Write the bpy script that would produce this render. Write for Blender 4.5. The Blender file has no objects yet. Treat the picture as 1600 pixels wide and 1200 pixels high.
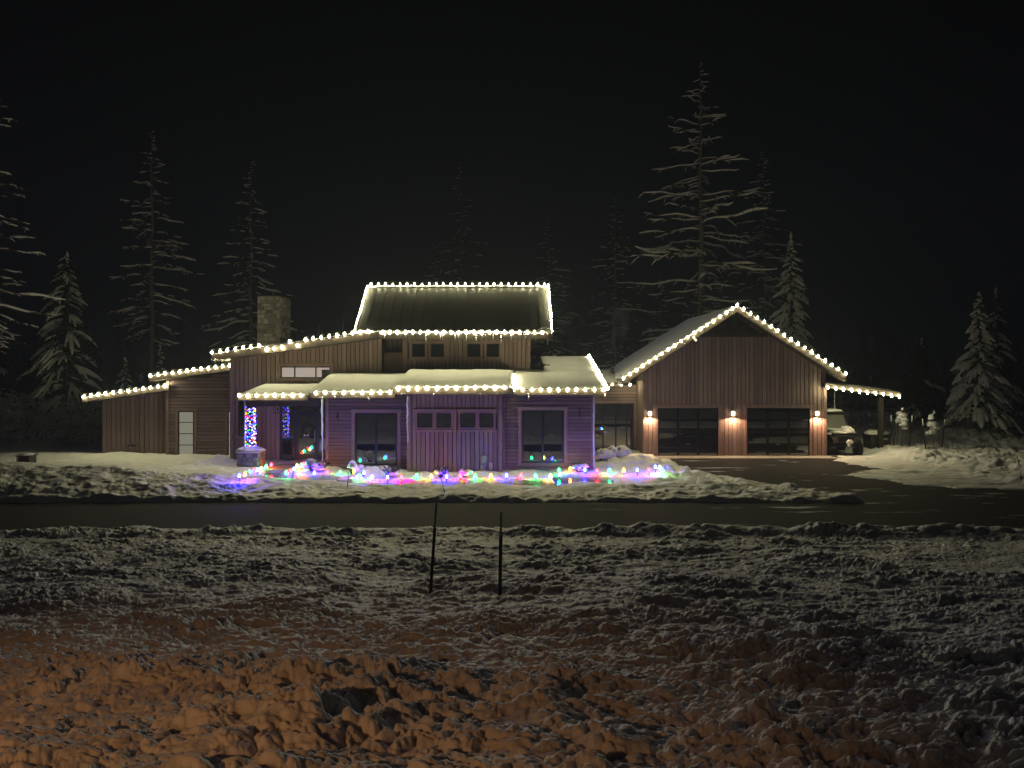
import bpy, math, random
import numpy as np
from mathutils import Vector, Matrix, noise as mnoise

S = bpy.context.scene
COL = S.collection
RAD = math.radians

# ------------------------------------------------------------------ camera, world, exposure
F = 1200.0; HOR = 575.0; CZ = 4.0            # focal length in photo pixels, horizon row, eye height over the drive
cam_d = bpy.data.cameras.new('camera'); cam = bpy.data.objects.new('camera', cam_d); COL.objects.link(cam)
cam_d.sensor_width = 36.0; cam_d.lens = 36.0 * F / 1600.0
cam_d.shift_y = -(600.0 - HOR) / 1600.0
cam_d.clip_start = 0.05; cam_d.clip_end = 2000
cam.location = (0, 0, CZ); cam.rotation_euler = (RAD(90), 0, 0)
S.camera = cam

W = bpy.data.worlds.new('World'); S.world = W; W.use_nodes = True
wn = W.node_tree.nodes; wl = W.node_tree.links
bg = wn['Background']
sky = wn.new('ShaderNodeTexSky'); sky.sky_type = 'NISHITA'; sky.sun_disc = False
sky.sun_elevation = RAD(-6.0); sky.sun_rotation = RAD(180); sky.altitude = 900; sky.dust_density = 0.3
wl.new(sky.outputs[0], bg.inputs['Color'])
bg.inputs['Strength'].default_value = 0.02

S.view_settings.view_transform = 'Standard'; S.view_settings.look = 'None'
S.view_settings.gamma = 1.0; S.view_settings.use_curve_mapping = False
S.view_settings.exposure = 0.0
S.cycles.max_bounces = 5; S.cycles.diffuse_bounces = 2; S.cycles.glossy_bounces = 3
S.cycles.volume_bounces = 0; S.cycles.transparent_max_bounces = 6
S.cycles.sample_clamp_indirect = 3.0
S.cycles.caustics_reflective = False; S.cycles.caustics_refractive = False
S.cycles.use_light_tree = True

BULB_L = 162.0        # radiance of a warm roof bulb
STAKE_L = 240.0        # radiance of a coloured stake bulb
HAZE_DENS = 0.0018

# faint cool fill light, added from beyond the house to cool the foreground snow
sun = bpy.data.lights.new('cool_fill_light', 'SUN'); suno = bpy.data.objects.new('cool_fill_light', sun); COL.objects.link(suno)
sun.energy = 0.09; sun.color = (.84, .76, 1.0); sun.angle = RAD(20)
suno.rotation_euler = Vector((0.08, -1.0, -math.tan(RAD(22)))).to_track_quat('-Z', 'Y').to_euler()

# porch lamp of the place the picture is taken from: a warm shaded lamp up on the left behind the camera
pl = bpy.data.lights.new('porch_lamp_light', 'SPOT'); plo = bpy.data.objects.new('porch_lamp_light', pl); COL.objects.link(plo)
pl.energy = 400; pl.color = (1.0, 0.45, 0.16); pl.shadow_soft_size = 0.05
pl.spot_size = RAD(107); pl.spot_blend = 0.3
plo.location = (-4.5, -2.5, 5.3)
plo.rotation_euler = (Vector((-4.5+.34*.40, -2.5+.94*.40, 4.3)) - Vector(plo.location)).to_track_quat('-Z', 'Y').to_euler()

# ------------------------------------------------------------------ helpers
def P(px, py, D):
    return Vector(((px - 800) * D / F, D, CZ + (HOR - py) * D / F))
def PX(px, D): return (px - 800) * D / F
def PZ(py, D): return CZ + (HOR - py) * D / F

class MB:
    def __init__(self): self.v = []; self.f = []
    def poly(self, pts):
        n = len(self.v); self.v += [tuple(p) for p in pts]; self.f.append(tuple(range(n, n + len(pts))))
    def box(self, x0, x1, y0, y1, z0, z1):
        n = len(self.v)
        self.v += [(x0,y0,z0),(x1,y0,z0),(x1,y1,z0),(x0,y1,z0),(x0,y0,z1),(x1,y0,z1),(x1,y1,z1),(x0,y1,z1)]
        for q in ((0,3,2,1),(4,5,6,7),(0,1,5,4),(1,2,6,5),(2,3,7,6),(3,0,4,7)): self.f.append(tuple(n+i for i in q))
        return self
    def hexa(self, a, b):               # two rings of equal length, capped
        n = len(self.v); k = len(a); self.v += [tuple(p) for p in a] + [tuple(p) for p in b]
        self.f.append(tuple(n+i for i in reversed(range(k)))); self.f.append(tuple(n+k+i for i in range(k)))
        for i in range(k):
            j = (i+1) % k; self.f.append((n+i, n+j, n+k+j, n+k+i))
        return self
    def extrude_y(self, poly_xz, y0, y1):   # polygon counted clockwise seen from the front
        return self.hexa([(x,y0,z) for x,z in poly_xz], [(x,y1,z) for x,z in poly_xz])
    def tube(self, pts, rad, sides=6, cap=True):
        pts = [Vector(p) for p in pts]; m = len(pts)
        if not hasattr(rad, '__len__'): rad = [rad]*m
        base = len(self.v)
        for i, p in enumerate(pts):
            t = (pts[min(i+1,m-1)] - pts[max(i-1,0)])
            if t.length < 1e-9: t = Vector((0,0,1))
            t.normalize()
            u = t.cross(Vector((0,0,1)) if abs(t.z) < .9 else Vector((1,0,0))).normalized(); w = t.cross(u)
            for k in range(sides):
                a = 2*math.pi*k/sides
                self.v.append(tuple(p + (u*math.cos(a) + w*math.sin(a))*rad[i]))
        for i in range(m-1):
            for k in range(sides):
                k2 = (k+1) % sides
                self.f.append((base+i*sides+k, base+i*sides+k2, base+(i+1)*sides+k2, base+(i+1)*sides+k))
        if cap:
            self.f.append(tuple(base+k for k in reversed(range(sides))))
            self.f.append(tuple(base+(m-1)*sides+k for k in range(sides)))
        return self
    def lathe(self, prof, c=(0,0,0), seg=8, axis='z'):
        base = len(self.v); m = len(prof)
        for r, h in prof:
            for k in range(seg):
                a = 2*math.pi*k/seg
                if axis == 'z': self.v.append((c[0]+r*math.cos(a), c[1]+r*math.sin(a), c[2]+h))
                elif axis == 'x': self.v.append((c[0]+h, c[1]+r*math.cos(a), c[2]+r*math.sin(a)))
                else: self.v.append((c[0]+r*math.sin(a), c[1]+h, c[2]+r*math.cos(a)))
        for i in range(m-1):
            for k in range(seg):
                k2 = (k+1) % seg
                self.f.append((base+i*seg+k, base+i*seg+k2, base+(i+1)*seg+k2, base+(i+1)*seg+k))
        self.f.append(tuple(base+k for k in reversed(range(seg)))); self.f.append(tuple(base+(m-1)*seg+k for k in range(seg)))
        return self
    def blob(self, c, r, seed=0, amp=.25, freq=2.0, seg=10, rings=7, flat=-.35):
        """lumpy rounded mass; r = (rx, ry, rz); flattened underneath"""
        base = len(self.v); off = Vector((seed*3.17, seed*1.31, seed*7.7))
        for i in range(rings+1):
            th = math.pi*i/rings
            for k in range(seg):
                ph = 2*math.pi*k/seg
                d = Vector((math.sin(th)*math.cos(ph), math.sin(th)*math.sin(ph), math.cos(th)))
                s = 1 + amp*mnoise.noise(d*freq + off) + amp*.5*mnoise.noise(d*freq*2.3 + off)
                z = max(d.z*s, flat)
                self.v.append((c[0]+d.x*s*r[0], c[1]+d.y*s*r[1], c[2]+z*r[2]))
        for i in range(rings):
            for k in range(seg):
                k2 = (k+1) % seg
                self.f.append((base+i*seg+k, base+(i+1)*seg+k, base+(i+1)*seg+k2, base+i*seg+k2))
        return self
    def mesh(self, name, mat, off=(0,0,0), smooth=False):
        me = bpy.data.meshes.new(name)
        ox, oy, oz = off
        me.from_pydata([(x-ox, y-oy, z-oz) for x,y,z in self.v], [], self.f)
        if mat: me.materials.append(mat)
        if smooth: me.polygons.foreach_set('use_smooth', [True]*len(me.polygons))
        return me

def top_loc(o):
    l = Vector((0,0,0))
    while o is not None: l += o.location; o = o.parent
    return l
def tag(o, label=None, cat=None, group=None, kind=None):
    if label: o['label'] = label
    if cat: o['category'] = cat
    if group: o['group'] = group
    if kind: o['kind'] = kind
    return o
def root(name, loc, label, cat, group=None):
    o = bpy.data.objects.new(name, None); COL.objects.link(o); o.location = loc; o.empty_display_size = .2
    return tag(o, label, cat, group)
def part(name, mb, mat, parent, smooth=False, kind=None, label=None):
    off = top_loc(parent)
    o = bpy.data.objects.new(name, mb.mesh(name, mat, off, smooth)); COL.objects.link(o); o.parent = parent
    return tag(o, label, None, None, kind)
def put(name, me, parent, wpos, rot=(0,0,0), scale=None):
    o = bpy.data.objects.new(name, me); COL.objects.link(o); o.parent = parent
    o.location = Vector(wpos) - top_loc(parent); o.rotation_euler = rot
    if scale: o.scale = scale
    return o
def solo(name, mb, mat, label=None, cat=None, group=None, kind=None, smooth=False):
    a = np.array(mb.v); c = a.mean(0); c = (float(c[0]), float(c[1]), float(a[:,2].min()))
    o = bpy.data.objects.new(name, mb.mesh(name, mat, c, smooth)); COL.objects.link(o); o.location = c
    return tag(o, label, cat, group, kind)

# ------------------------------------------------------------------ materials
def mat(name, base, rough=.7, metal=0.0, ior=1.45, spec=None):
    m = bpy.data.materials.new(name); m.use_nodes = True; b = m.node_tree.nodes['Principled BSDF']
    b.inputs['Base Color'].default_value = (*base, 1); b.inputs['Roughness'].default_value = rough
    b.inputs['Metallic'].default_value = metal; b.inputs['IOR'].default_value = ior
    if spec is not None: b.inputs['Specular IOR Level'].default_value = spec
    return m
def nodes(m): return m.node_tree.nodes, m.node_tree.links, m.node_tree.nodes['Principled BSDF']
def vary(m, c1, c2, scale=(1,1,1), nscale=3.0, detail=6, bump=0.0, bscale=None, rand=0.0, bdist=.02):
    n, l, b = nodes(m)
    tc = n.new('ShaderNodeTexCoord'); mp = n.new('ShaderNodeMapping'); mp.inputs['Scale'].default_value = scale
    l.new(tc.outputs['Object'], mp.inputs['Vector'])
    nz = n.new('ShaderNodeTexNoise'); nz.inputs['Scale'].default_value = nscale; nz.inputs['Detail'].default_value = detail
    nz.inputs['Roughness'].default_value = .65
    l.new(mp.outputs[0], nz.inputs['Vector'])
    rp = n.new('ShaderNodeValToRGB'); rp.color_ramp.elements[0].position = .3; rp.color_ramp.elements[1].position = .7
    rp.color_ramp.elements[0].color = (*c1, 1); rp.color_ramp.elements[1].color = (*c2, 1)
    l.new(nz.outputs['Fac'], rp.inputs['Fac'])
    out = rp.outputs['Color']
    if rand:
        oi = n.new('ShaderNodeObjectInfo'); mr = n.new('ShaderNodeMapRange')
        mr.inputs['To Min'].default_value = 1-rand; mr.inputs['To Max'].default_value = 1+rand
        l.new(oi.outputs['Random'], mr.inputs['Value'])
        mx = n.new('ShaderNodeVectorMath'); mx.operation = 'SCALE'
        l.new(out, mx.inputs[0]); l.new(mr.outputs[0], mx.inputs['Scale']); out = mx.outputs[0]
    l.new(out, b.inputs['Base Color'])
    if bump:
        nb = n.new('ShaderNodeTexNoise'); nb.inputs['Scale'].default_value = bscale or nscale*3; nb.inputs['Detail'].default_value = 5
        l.new(mp.outputs[0], nb.inputs['Vector'])
        bp = n.new('ShaderNodeBump'); bp.inputs['Strength'].default_value = bump; bp.inputs['Distance'].default_value = bdist
        l.new(nb.outputs['Fac'], bp.inputs['Height']); l.new(bp.outputs[0], b.inputs['Normal'])
    return m
def emat(name, col, strength):
    m = bpy.data.materials.new(name); m.use_nodes = True; n = m.node_tree.nodes; l = m.node_tree.links
    n.remove(n['Principled BSDF']); e = n.new('ShaderNodeEmission'); e.inputs[0].default_value = (*col, 1); e.inputs[1].default_value = strength
    l.new(e.outputs[0], n['Material Output'].inputs[0]); return m

M = {}
M['snow'] = vary(mat('snow', (.85,.85,.86), .62), (.80,.80,.82), (.88,.88,.89), nscale=1.4, bump=.35, bscale=14, bdist=.02)
M['snow_fine'] = vary(mat('roof_snow', (.85,.85,.86), .6), (.80,.80,.81), (.88,.88,.88), nscale=1.2, bump=.3, bscale=7, bdist=.02)
for k_ in ('snow',):
    b_ = M[k_].node_tree.nodes['Principled BSDF']; b_.inputs['Subsurface Weight'].default_value = .7
    b_.inputs['Subsurface Radius'].default_value = (1.0, .9, .85); b_.inputs['Subsurface Scale'].default_value = .018
M['ice'] = mat('ice', (.75,.8,.82), .12, ior=1.4)
M['cedar_v'] = vary(mat('cedar_upright', (.2,.12,.08), .72), (.19,.135,.122), (.34,.245,.22), scale=(22,22,.5), nscale=2.0, bump=.25, bscale=4, rand=.2, bdist=.01)
M['cedar_h'] = vary(mat('cedar_lap', (.2,.12,.08), .72), (.185,.13,.118), (.33,.235,.21), scale=(.6,9,9), nscale=2.0, bump=.25, bscale=8, rand=.2, bdist=.01)
M['cedar_back'] = mat('cedar_backing', (.06,.035,.025), .9)
M['trim'] = vary(mat('trim_wood', (.22,.13,.1), .65), (.22,.15,.13), (.32,.22,.195), scale=(2,2,2), nscale=3, bump=.1, rand=.08)
M['fascia'] = vary(mat('fascia_wood', (.07,.05,.04), .6), (.03,.022,.018), (.055,.04,.032), scale=(1,1,1), nscale=3)
M['soffit'] = vary(mat('soffit_wood', (.16,.10,.07), .7), (.11,.07,.05), (.18,.11,.08), scale=(1,6,1), nscale=3)
M['roof'] = vary(mat('roof_metal', (.05,.05,.05), .55, spec=.35), (.045,.044,.042), (.075,.072,.068), nscale=1.2, bump=.1)
M['black'] = mat('black_metal', (.012,.012,.014), .35)
M['dark'] = mat('dark_metal', (.03,.03,.032), .45)
M['grey'] = mat('grey_metal', (.25,.25,.26), .4, .5)
M['glass'] = mat('window_glass', (.012,.014,.018), .02, ior=2.3)
M['stone'] = vary(mat('stone', (.25,.23,.2), .85), (.09,.085,.08), (.24,.225,.2), scale=(1,1,1), nscale=5, bump=.4, bscale=14, rand=.6)
M['mortar'] = mat('mortar', (.13,.125,.115), .95)
M['bark'] = vary(mat('bark', (.07,.05,.04), .9), (.10,.085,.07), (.22,.19,.16), scale=(3,3,.6), nscale=3, bump=.4)
M['needles'] = vary(mat('needles', (.035,.05,.03), .8), (.022,.034,.02), (.055,.07,.04), nscale=2.5)
M['twig'] = vary(mat('twig', (.08,.06,.045), .85), (.05,.038,.03), (.11,.085,.065), nscale=2.5)
M['rubber'] = mat('rubber', (.015,.015,.015), .8)
M['paint'] = mat('dark_paint', (.03,.033,.03), .3)
M['plastic'] = mat('black_plastic', (.02,.02,.022), .5)
M['concrete'] = vary(mat('concrete', (.4,.38,.36), .75), (.32,.30,.28), (.48,.46,.43), nscale=2, bump=.15)
M['wet'] = vary(mat('wet_walk', (.09,.09,.095), .16, ior=1.5), (.07,.07,.075), (.12,.12,.12), nscale=1.5, bump=.12, bscale=5, bdist=.01)
M['fibre'] = mat('marker_rod', (.02,.018,.02), .5)
M['orange_rod'] = mat('orange_rod', (.5,.12,.03), .5)
M['white_paint'] = mat('white_paint', (.75,.75,.75), .4)
M['lantern_glass'] = mat('lantern_glass', (.04,.04,.045), .05, ior=1.5)

# asphalt with wind-blown snow dust in streaks
m = mat('asphalt', (.045,.045,.047), .85, spec=.12); n, l, b = nodes(m)
tc = n.new('ShaderNodeTexCoord'); mp = n.new('ShaderNodeMapping'); mp.inputs['Scale'].default_value = (.35, 1.6, 1)
l.new(tc.outputs['Object'], mp.inputs['Vector'])
n1 = n.new('ShaderNodeTexNoise'); n1.inputs['Scale'].default_value = .9; n1.inputs['Detail'].default_value = 8; n1.inputs['Roughness'].default_value = .62
l.new(mp.outputs[0], n1.inputs['Vector'])
r1 = n.new('ShaderNodeValToRGB'); r1.color_ramp.elements[0].position = .60; r1.color_ramp.elements[1].position = .66
l.new(n1.outputs['Fac'], r1.inputs['Fac'])
n2 = n.new('ShaderNodeTexNoise'); n2.inputs['Scale'].default_value = 40; n2.inputs['Detail'].default_value = 4
l.new(tc.outputs['Object'], n2.inputs['Vector'])
r2 = n.new('ShaderNodeValToRGB'); r2.color_ramp.elements[0].color = (.022,.022,.024,1); r2.color_ramp.elements[1].color = (.048,.047,.047,1)
l.new(n2.outputs['Fac'], r2.inputs['Fac'])
# dust lies on the right-hand part of the drive
sx = n.new('ShaderNodeSeparateXYZ'); l.new(tc.outputs['Object'], sx.inputs[0])
mr = n.new('ShaderNodeMapRange'); mr.inputs['From Min'].default_value = 0; mr.inputs['From Max'].default_value = 8
l.new(sx.outputs['X'], mr.inputs['Value'])
mu = n.new('ShaderNodeMath'); mu.operation = 'MULTIPLY'; l.new(r1.outputs['Color'], mu.inputs[0]); l.new(mr.outputs[0], mu.inputs[1])
mx = n.new('ShaderNodeMixRGB'); l.new(mu.outputs[0], mx.inputs['Fac']); l.new(r2.outputs['Color'], mx.inputs[1]); mx.inputs[2].default_value = (.7,.7,.71,1)
l.new(mx.outputs[0], b.inputs['Base Color'])
bp = n.new('ShaderNodeBump'); bp.inputs['Strength'].default_value = .3; bp.inputs['Distance'].default_value = .01
l.new(n2.outputs['Fac'], bp.inputs['Height']); l.new(bp.outputs[0], b.inputs['Normal'])
M['asphalt'] = m

WARM = (1.0, .92, .50)
M['bulb_warm'] = emat('bulb_warm', WARM, BULB_L)
SC = {'blue': ((.006,.008,1.0), 1.9), 'red': ((1.0,.006,.012), .5), 'green': ((.008,1.0,.14), .38), 'orange': ((1.0,.22,.008), .38), 'yellow': ((1.0,.62,.06), .32), 'white': ((.7,.7,1.0), .5)}
for k, (c, s) in SC.items():
    M['bulb_'+k] = emat('bulb_'+k, c, STAKE_L*s)
    M['mini_'+k] = emat('mini_'+k, tuple(max(q,.03) for q in c), 13*s)
M['lit_pane'] = emat('lit_pane', (1.0, .84, .70), .42)
M['dim_pane'] = emat('dim_pane', (1.0, .97, .72), .22)
M['sconce_glass'] = emat('sconce_glass', (1.0, .72, .42), 14)

# ------------------------------------------------------------------ noise
def _hash(ix, iy, seed):
    h = (ix.astype(np.int64)*374761393 + iy.astype(np.int64)*668265263 + seed*1442695041) & 0xFFFFFFFF
    h = ((h ^ (h >> 13))*1274126177) & 0xFFFFFFFF
    return (h ^ (h >> 16)) & 0xFFFFFFFF
def perlin(x, y, seed=0):
    xi = np.floor(x); yi = np.floor(y); fx = x-xi; fy = y-yi
    u = fx*fx*fx*(fx*(fx*6-15)+10); v = fy*fy*fy*(fy*(fy*6-15)+10)
    def g(dx, dy):
        a = _hash(xi+dx, yi+dy, seed).astype(np.float64)*(2*math.pi/4294967296.0)
        return np.cos(a)*(fx-dx) + np.sin(a)*(fy-dy)
    a = g(0,0); b = g(1,0); c = g(0,1); d = g(1,1)
    return ((a+(b-a)*u) + ((c+(d-c)*u)-(a+(b-a)*u))*v)*1.5
def fbm(x, y, seed=0, octv=4, gain=.5):
    s = 0; a = 1
    for i in range(octv):
        s = s + a*perlin(x, y, seed+i*17); x = x*2.03+1.7; y = y*2.03-3.1; a *= gain
    return s
def clods(x, y, seed=0):
    """rounded lumps of unequal size, one per cell"""
    xi = np.floor(x); yi = np.floor(y); best = np.zeros_like(x)
    for dx in (-1,0,1):
        for dy in (-1,0,1):
            cx = xi+dx; cy = yi+dy
            h1 = _hash(cx, cy, seed)/4294967296.0; h2 = _hash(cx, cy, seed+7)/4294967296.0; h3 = _hash(cx, cy, seed+13)/4294967296.0
            px = cx+h1; py = cy+h2; r = .35+.6*h3
            q = np.clip(1-((x-px)**2+(y-py)**2)/(r*r), 0, 1)
            best = np.maximum(best, q**.8*r*(.55+.45*h1))
    return best
def sstep(a, b, x):
    t = np.clip((x-a)/(b-a), 0, 1); return t*t*(3-2*t)
def grid_obj(name, X, Y, Z, material, kind='structure'):
    r, c = X.shape
    me = bpy.data.meshes.new(name)
    co = np.stack([X,Y,Z], -1).reshape(-1,3).astype(np.float32)
    me.vertices.add(r*c); me.vertices.foreach_set('co', co.ravel())
    i = np.arange((r-1)*(c-1)); ri = i//(c-1); ci = i % (c-1); a = ri*c+ci
    q = np.stack([a, a+1, a+c+1, a+c], -1).astype(np.int32)
    me.loops.add(q.size); me.loops.foreach_set('vertex_index', q.ravel())
    me.polygons.add(len(q)); me.polygons.foreach_set('loop_start', np.arange(0, q.size, 4, dtype=np.int32))
    me.polygons.foreach_set('use_smooth', np.ones(len(q), dtype=bool))
    me.update(calc_edges=True); me.materials.append(material)
    o = bpy.data.objects.new(name, me); COL.objects.link(o); o['kind'] = kind
    return o

# ------------------------------------------------------------------ the ground
def flat(name, pts, z, material):
    mb = MB(); mb.poly([(x,y,z) for x,y in pts]); o = bpy.data.objects.new(name, mb.mesh(name, material)); COL.objects.link(o); o['kind'] = 'structure'; return o
flat('ground', [(-500,-300),(500,-300),(500,700),(-500,700)], -.10, M['snow'])
flat('road', [(-90,16.0),(90,16.0),(90,36.8),(-90,36.8)], 0.0, M['asphalt'])
ap = MB(); ap.box(6.0, 14.4, 33.75, 34.85, -.05, .03)
o = bpy.data.objects.new('driveway_apron', ap.mesh('driveway_apron', M['concrete'])); COL.objects.link(o); o['kind'] = 'structure'

# foreground snow field, running down from the camera to the road
tD = np.array([-2, 0, 1.5, 3.3, 6, 8, 10.7, 13, 15, 17, 18.3, 20]); tZ = np.array([2.75, 2.6, 2.45, 2.24, 1.74, 1.36, .92, .62, .43, .27, .18, .12])
ft = np.linspace(-2, 20, 1200); fz = np.interp(ft, tD, tZ); k = np.hanning(121); k /= k.sum()
fzs = np.convolve(np.pad(fz, 60, mode='edge'), k, 'valid')
def near_z(x, y):
    z = np.interp(y, ft, fzs)
    z = z + .10*fbm(x*.33, y*.4, 3, 3) * sstep(19, 12, y)
    amp = .58 + .55*sstep(-.3, .5, fbm(x*.6, y*.7, 11, 2))
    soft = sstep(2.5, 7, x - .2*y) * .5                       # smoother, wind-packed snow on the right
    amp = amp*(1-soft)
    wx = x + .06*perlin(x*3.3, y*3.3, 40) + .035*perlin(x*8, y*8, 42) + .015*perlin(x*21, y*21, 45)
    wy = y + .06*perlin(x*3.3, y*3.3, 41) + .035*perlin(x*8, y*8, 43) + .015*perlin(x*21, y*21, 46)
    big = sstep(-.05, .45, perlin(x*.9, y*.9, 44)); mid = .35+.65*sstep(-.35, .35, perlin(x*1.5, y*1.7, 47))
    nearer = .7 + .5*sstep(9, 3.5, y)
    nw = sstep(7.5, 3.2, y); cu = .86*wx + .50*wy; cv = -.50*wx + .86*wy
    z = z + amp*nearer*((.085+.03*nw)*clods(cu*2.1, cv*3.4, 5)*big + (.085+.025*nw)*clods(cu*4.6, cv*6.6, 6)*mid + .072*(1-.15*nw)*clods(wx*9.5, wy*12, 8) + .046*(1-.2*nw)*clods(wx*19, wy*24, 9) + .014*(1-.1*nw)*clods(wx*43, wy*47, 10))
    z = z - nw*amp*.0*sstep(.12, .5, perlin(cu*.8+3, cv*1.5, 48))
    z = z + amp*(.05*fbm(x*1.1, y*2.2, 20, 3, .55)) - .06
    # windrow thrown up along the road
    yc = 17.55 + .22*perlin(x*.3, y*0, 31)
    wr = (.20 + .10*perlin(x*.45, x*0, 33)) * (.55 + .45*sstep(-3, 4, x))
    z = z + wr*np.exp(-((y-yc)/.42)**2) * (.75+.5*clods(x*3.2, y*3.2, 34))
    edge = 18.45 + .18*fbm(x*.5, y*0, 36, 4)
    return z*(1-sstep(edge-.25, edge+.12, y)) - .12*sstep(edge-.1, edge+.3, y)
rows = np.concatenate([np.arange(822, 900, .5), np.arange(900, 1200, .62), np.arange(1200, 1560, 1.6)])
ref = CZ - (fzs)                                              # depth from image row along the plain slope
iy = HOR + F*ref/np.maximum(ft, .3)
sel = ft > 1.5
Dr = np.interp(rows, iy[sel][::-1], ft[sel][::-1])
Dr = np.concatenate([[19.4, 19.15, 18.95], Dr[(Dr < 18.9) & (Dr > 1.55)], [1.2, .6]])
Dr = np.unique(Dr)
us = np.concatenate([np.linspace(-1.7, -.71, 60, endpoint=False), np.linspace(-.71, .71, 1280), np.linspace(.71, 1.7, 61)[1:]])
U, DD = np.meshgrid(us, Dr)
X = U*DD; Zn = near_z(X, DD)
grid_obj('foreground_snow', X, DD, Zn, M['snow'])
# snowy bank the camera stands on, going up behind it
gx = np.linspace(-40, 40, 161); gy = np.linspace(-45, 1.6, 110)
X, Y = np.meshgrid(gx, gy); Zb = 2.40 + .12*fbm(X*.4, Y*.4, 60, 4) + .055*np.maximum(0, -Y-4) 
Zb = Zb - 1.6*sstep(8, 40, np.abs(X)); Zb[-8:] -= .12
grid_obj('snow_bank', X, Y, Zb, M['snow'])

# lawn, beds and yard beyond the road
wy_ = np.array([22.0, 22.6, 25.3, 27.1, 29.1, 32, 34.9, 36, 60]); wx_ = np.array([11.5, 10.2, 9.2, 7.9, 6.75, 6.4, 6.25, 5.9, 5.9])
ry_ = np.array([22.0, 24.3, 25.0, 25.4, 26.4, 28.8, 29.6, 30.6, 32.2, 34.0, 34.6, 60]); rx_ = np.array([60, 24, 16.5, 14.8, 13.3, 12.3, 13.6, 14.4, 13.6, 14.2, 14.45, 14.45])
walk = [(-9.35,-8.2,25.9,31.0), (-8.3,-5.7,26.0,27.35), (-5.9,1.6,25.75,26.55), (1.4,3.6,26.1,28.1)]
heaps = [(325,728,0.21,.7),(348,724,0.19,.6),(300,730,0.09,.6),(486,728,0.24,.42),(500,731,0.19,.45),(517,735,0.16,.4),(478,725,0.15,.35),(598,738,0.14,.5),(620,739,0.16,.5),(575,738,0.12,.4),
         (660,742,0.11,.35),(690,743,0.12,.35),(730,742,0.14,.3),(705,741,0.09,.3),(755,741,0.09,.3),(825,738,0.10,.6),(900,731,0.14,.35),(950,720,0.15,.7),(985,722,0.16,.8),(1010,724,0.15,.7),(965,726,0.12,.6),(1030,730,0.12,.6),(940,727,0.15,.5),(1050,738,0.11,.6)]
def far_z(x, y):
    n1 = fbm(x*.55, y*.55, 70, 4); n2 = fbm(x*1.7, y*1.7, 75, 4)
    rough = fbm(x*.9, y*1.5, 79, 5, .6)
    cl = clods(x*2.3, y*2.3, 81)
    # left bank with its crest towards the road
    crest = np.interp(x, [-40,-18,-14,-8.5,-5,0,7,12], [.80,.78,.70,.32,.13,.10,.11,.08])
    yc = np.interp(x, [-40,-18,-8.5,0,12], [25.7,25.6,25.3,25.0,25.0])
    front = sstep(22.3, 1, y*0+1)  # placeholder 1
    up = np.clip((y-22.6)/(yc-22.6), 0, 1); dn = sstep(0, 5.0, y-yc)
    base = .13 + (crest-.13)*up - (crest-.13)*.85*dn
    lump = np.where(y < yc+.2, 1.0, .35)
    h = base + .05*n1 + lump*(.075*rough + .03*n2)
    right = sstep(-9.5, -5, x)
    h = h + right*sstep(28.5, 26.5, y)*.05*cl
    h = h + right*sstep(3, 7, x)*(.085*cl + .05*n2)*sstep(34, 31, y)*sstep(23.2,25.5,y)
    for (hx, hy, a, r) in heaps:
        D = (CZ-.15)*F/(hy-HOR); cx = PX(hx, D)
        h = h + a*np.exp(-((x-cx)**2+((y-D)*.8)**2)/(r*r))*(.8+.5*n2)
    # yard on the right: thin tracked snow, then the plowed bank
    xl = np.interp(y, wy_, wx_) + .35*n1 + .12*n2; xr = np.interp(y, ry_, rx_) + .5*fbm(x*.4, y*1.6, 91, 4)
    streak = fbm(x*.35, y*3.0, 95, 4)
    yard = .035 + .045*streak + .02*n2
    bx = np.interp(y, [26, 28, 30.5, 33, 36, 40], [21.5, 18.7, 17.5, 16.9, 17.0, 17.5])
    bank = sstep(-1.0, .9, x-bx)
    yard = yard + bank*(.24 + .10*cl + .10*clods(x*4.5, y*4.5, 83) + .14*n1 + .06*n2) * sstep(25.3, 27.5, y)
    yard = yard + .16*np.exp(-((x-(17.0+.25*(29-y)))/.5)**2)*sstep(25.5,26.5,y)*sstep(29.5,28,y)*(.6+1.2*cl)
    wl_ = sstep(.16, -.10, x-xl); wr_ = sstep(-.12, .3, x-xr)
    edge = 22.75 + .10*fbm(x*.45, y*0, 99, 4) + .05*n2
    we = sstep(edge-.05, edge+.22, y)
    z = np.where(x < (xl+xr)/2, h*wl_*we - .07*(1-wl_*we), yard*wr_*we - .07*(1-wr_*we))
    wk = np.zeros_like(x)
    for (x0,x1,y0,y1) in walk:
        e = .12*n2
        wk = np.maximum(wk, sstep(x0-.1+e, x0+.12+e, x)*sstep(x1+.1+e, x1-.12+e, x)*sstep(y0-.1+e, y0+.1+e, y)*sstep(y1+.12+e, y1-.1+e, y))
    z = z*(1-wk) - .06*wk
    far = sstep(36, 46, y)
    return z + far*(.25*n1 + .35*sstep(17, 24, x)) + sstep(-15.5, -20, x)*sstep(35, 43, y)*(1.5 + .25*rough + .3*cl)
rows = np.concatenate([np.arange(790, 745, -.32), np.arange(745, 664, -.42)])
Dr = 4.0*F/(rows-HOR); Dr = np.concatenate([[22.0, 22.2, 22.4], Dr[Dr > 22.5]])
us = np.concatenate([np.linspace(-1.3, -.72, 50, endpoint=False), np.linspace(-.72, .72, 1250), np.linspace(.72, 1.3, 51)[1:]])
U, DD = np.meshgrid(us, Dr); X = U*DD
grid_obj('snow_lawn', X, DD, far_z(X, DD), M['snow'])
flat('walkway', [(-9.7,25.6),(4.0,25.6),(4.0,28.4),(-7.9,28.4),(-7.9,31.4),(-9.7,31.4)], .008, M['wet'])
def gz(x, y): return float(max(0.0, far_z(np.array([[float(x)]]), np.array([[float(y)]]))[0,0]))
def nz(x, y): return float(near_z(np.array([[float(x)]]), np.array([[float(y)]]))[0,0])

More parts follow.
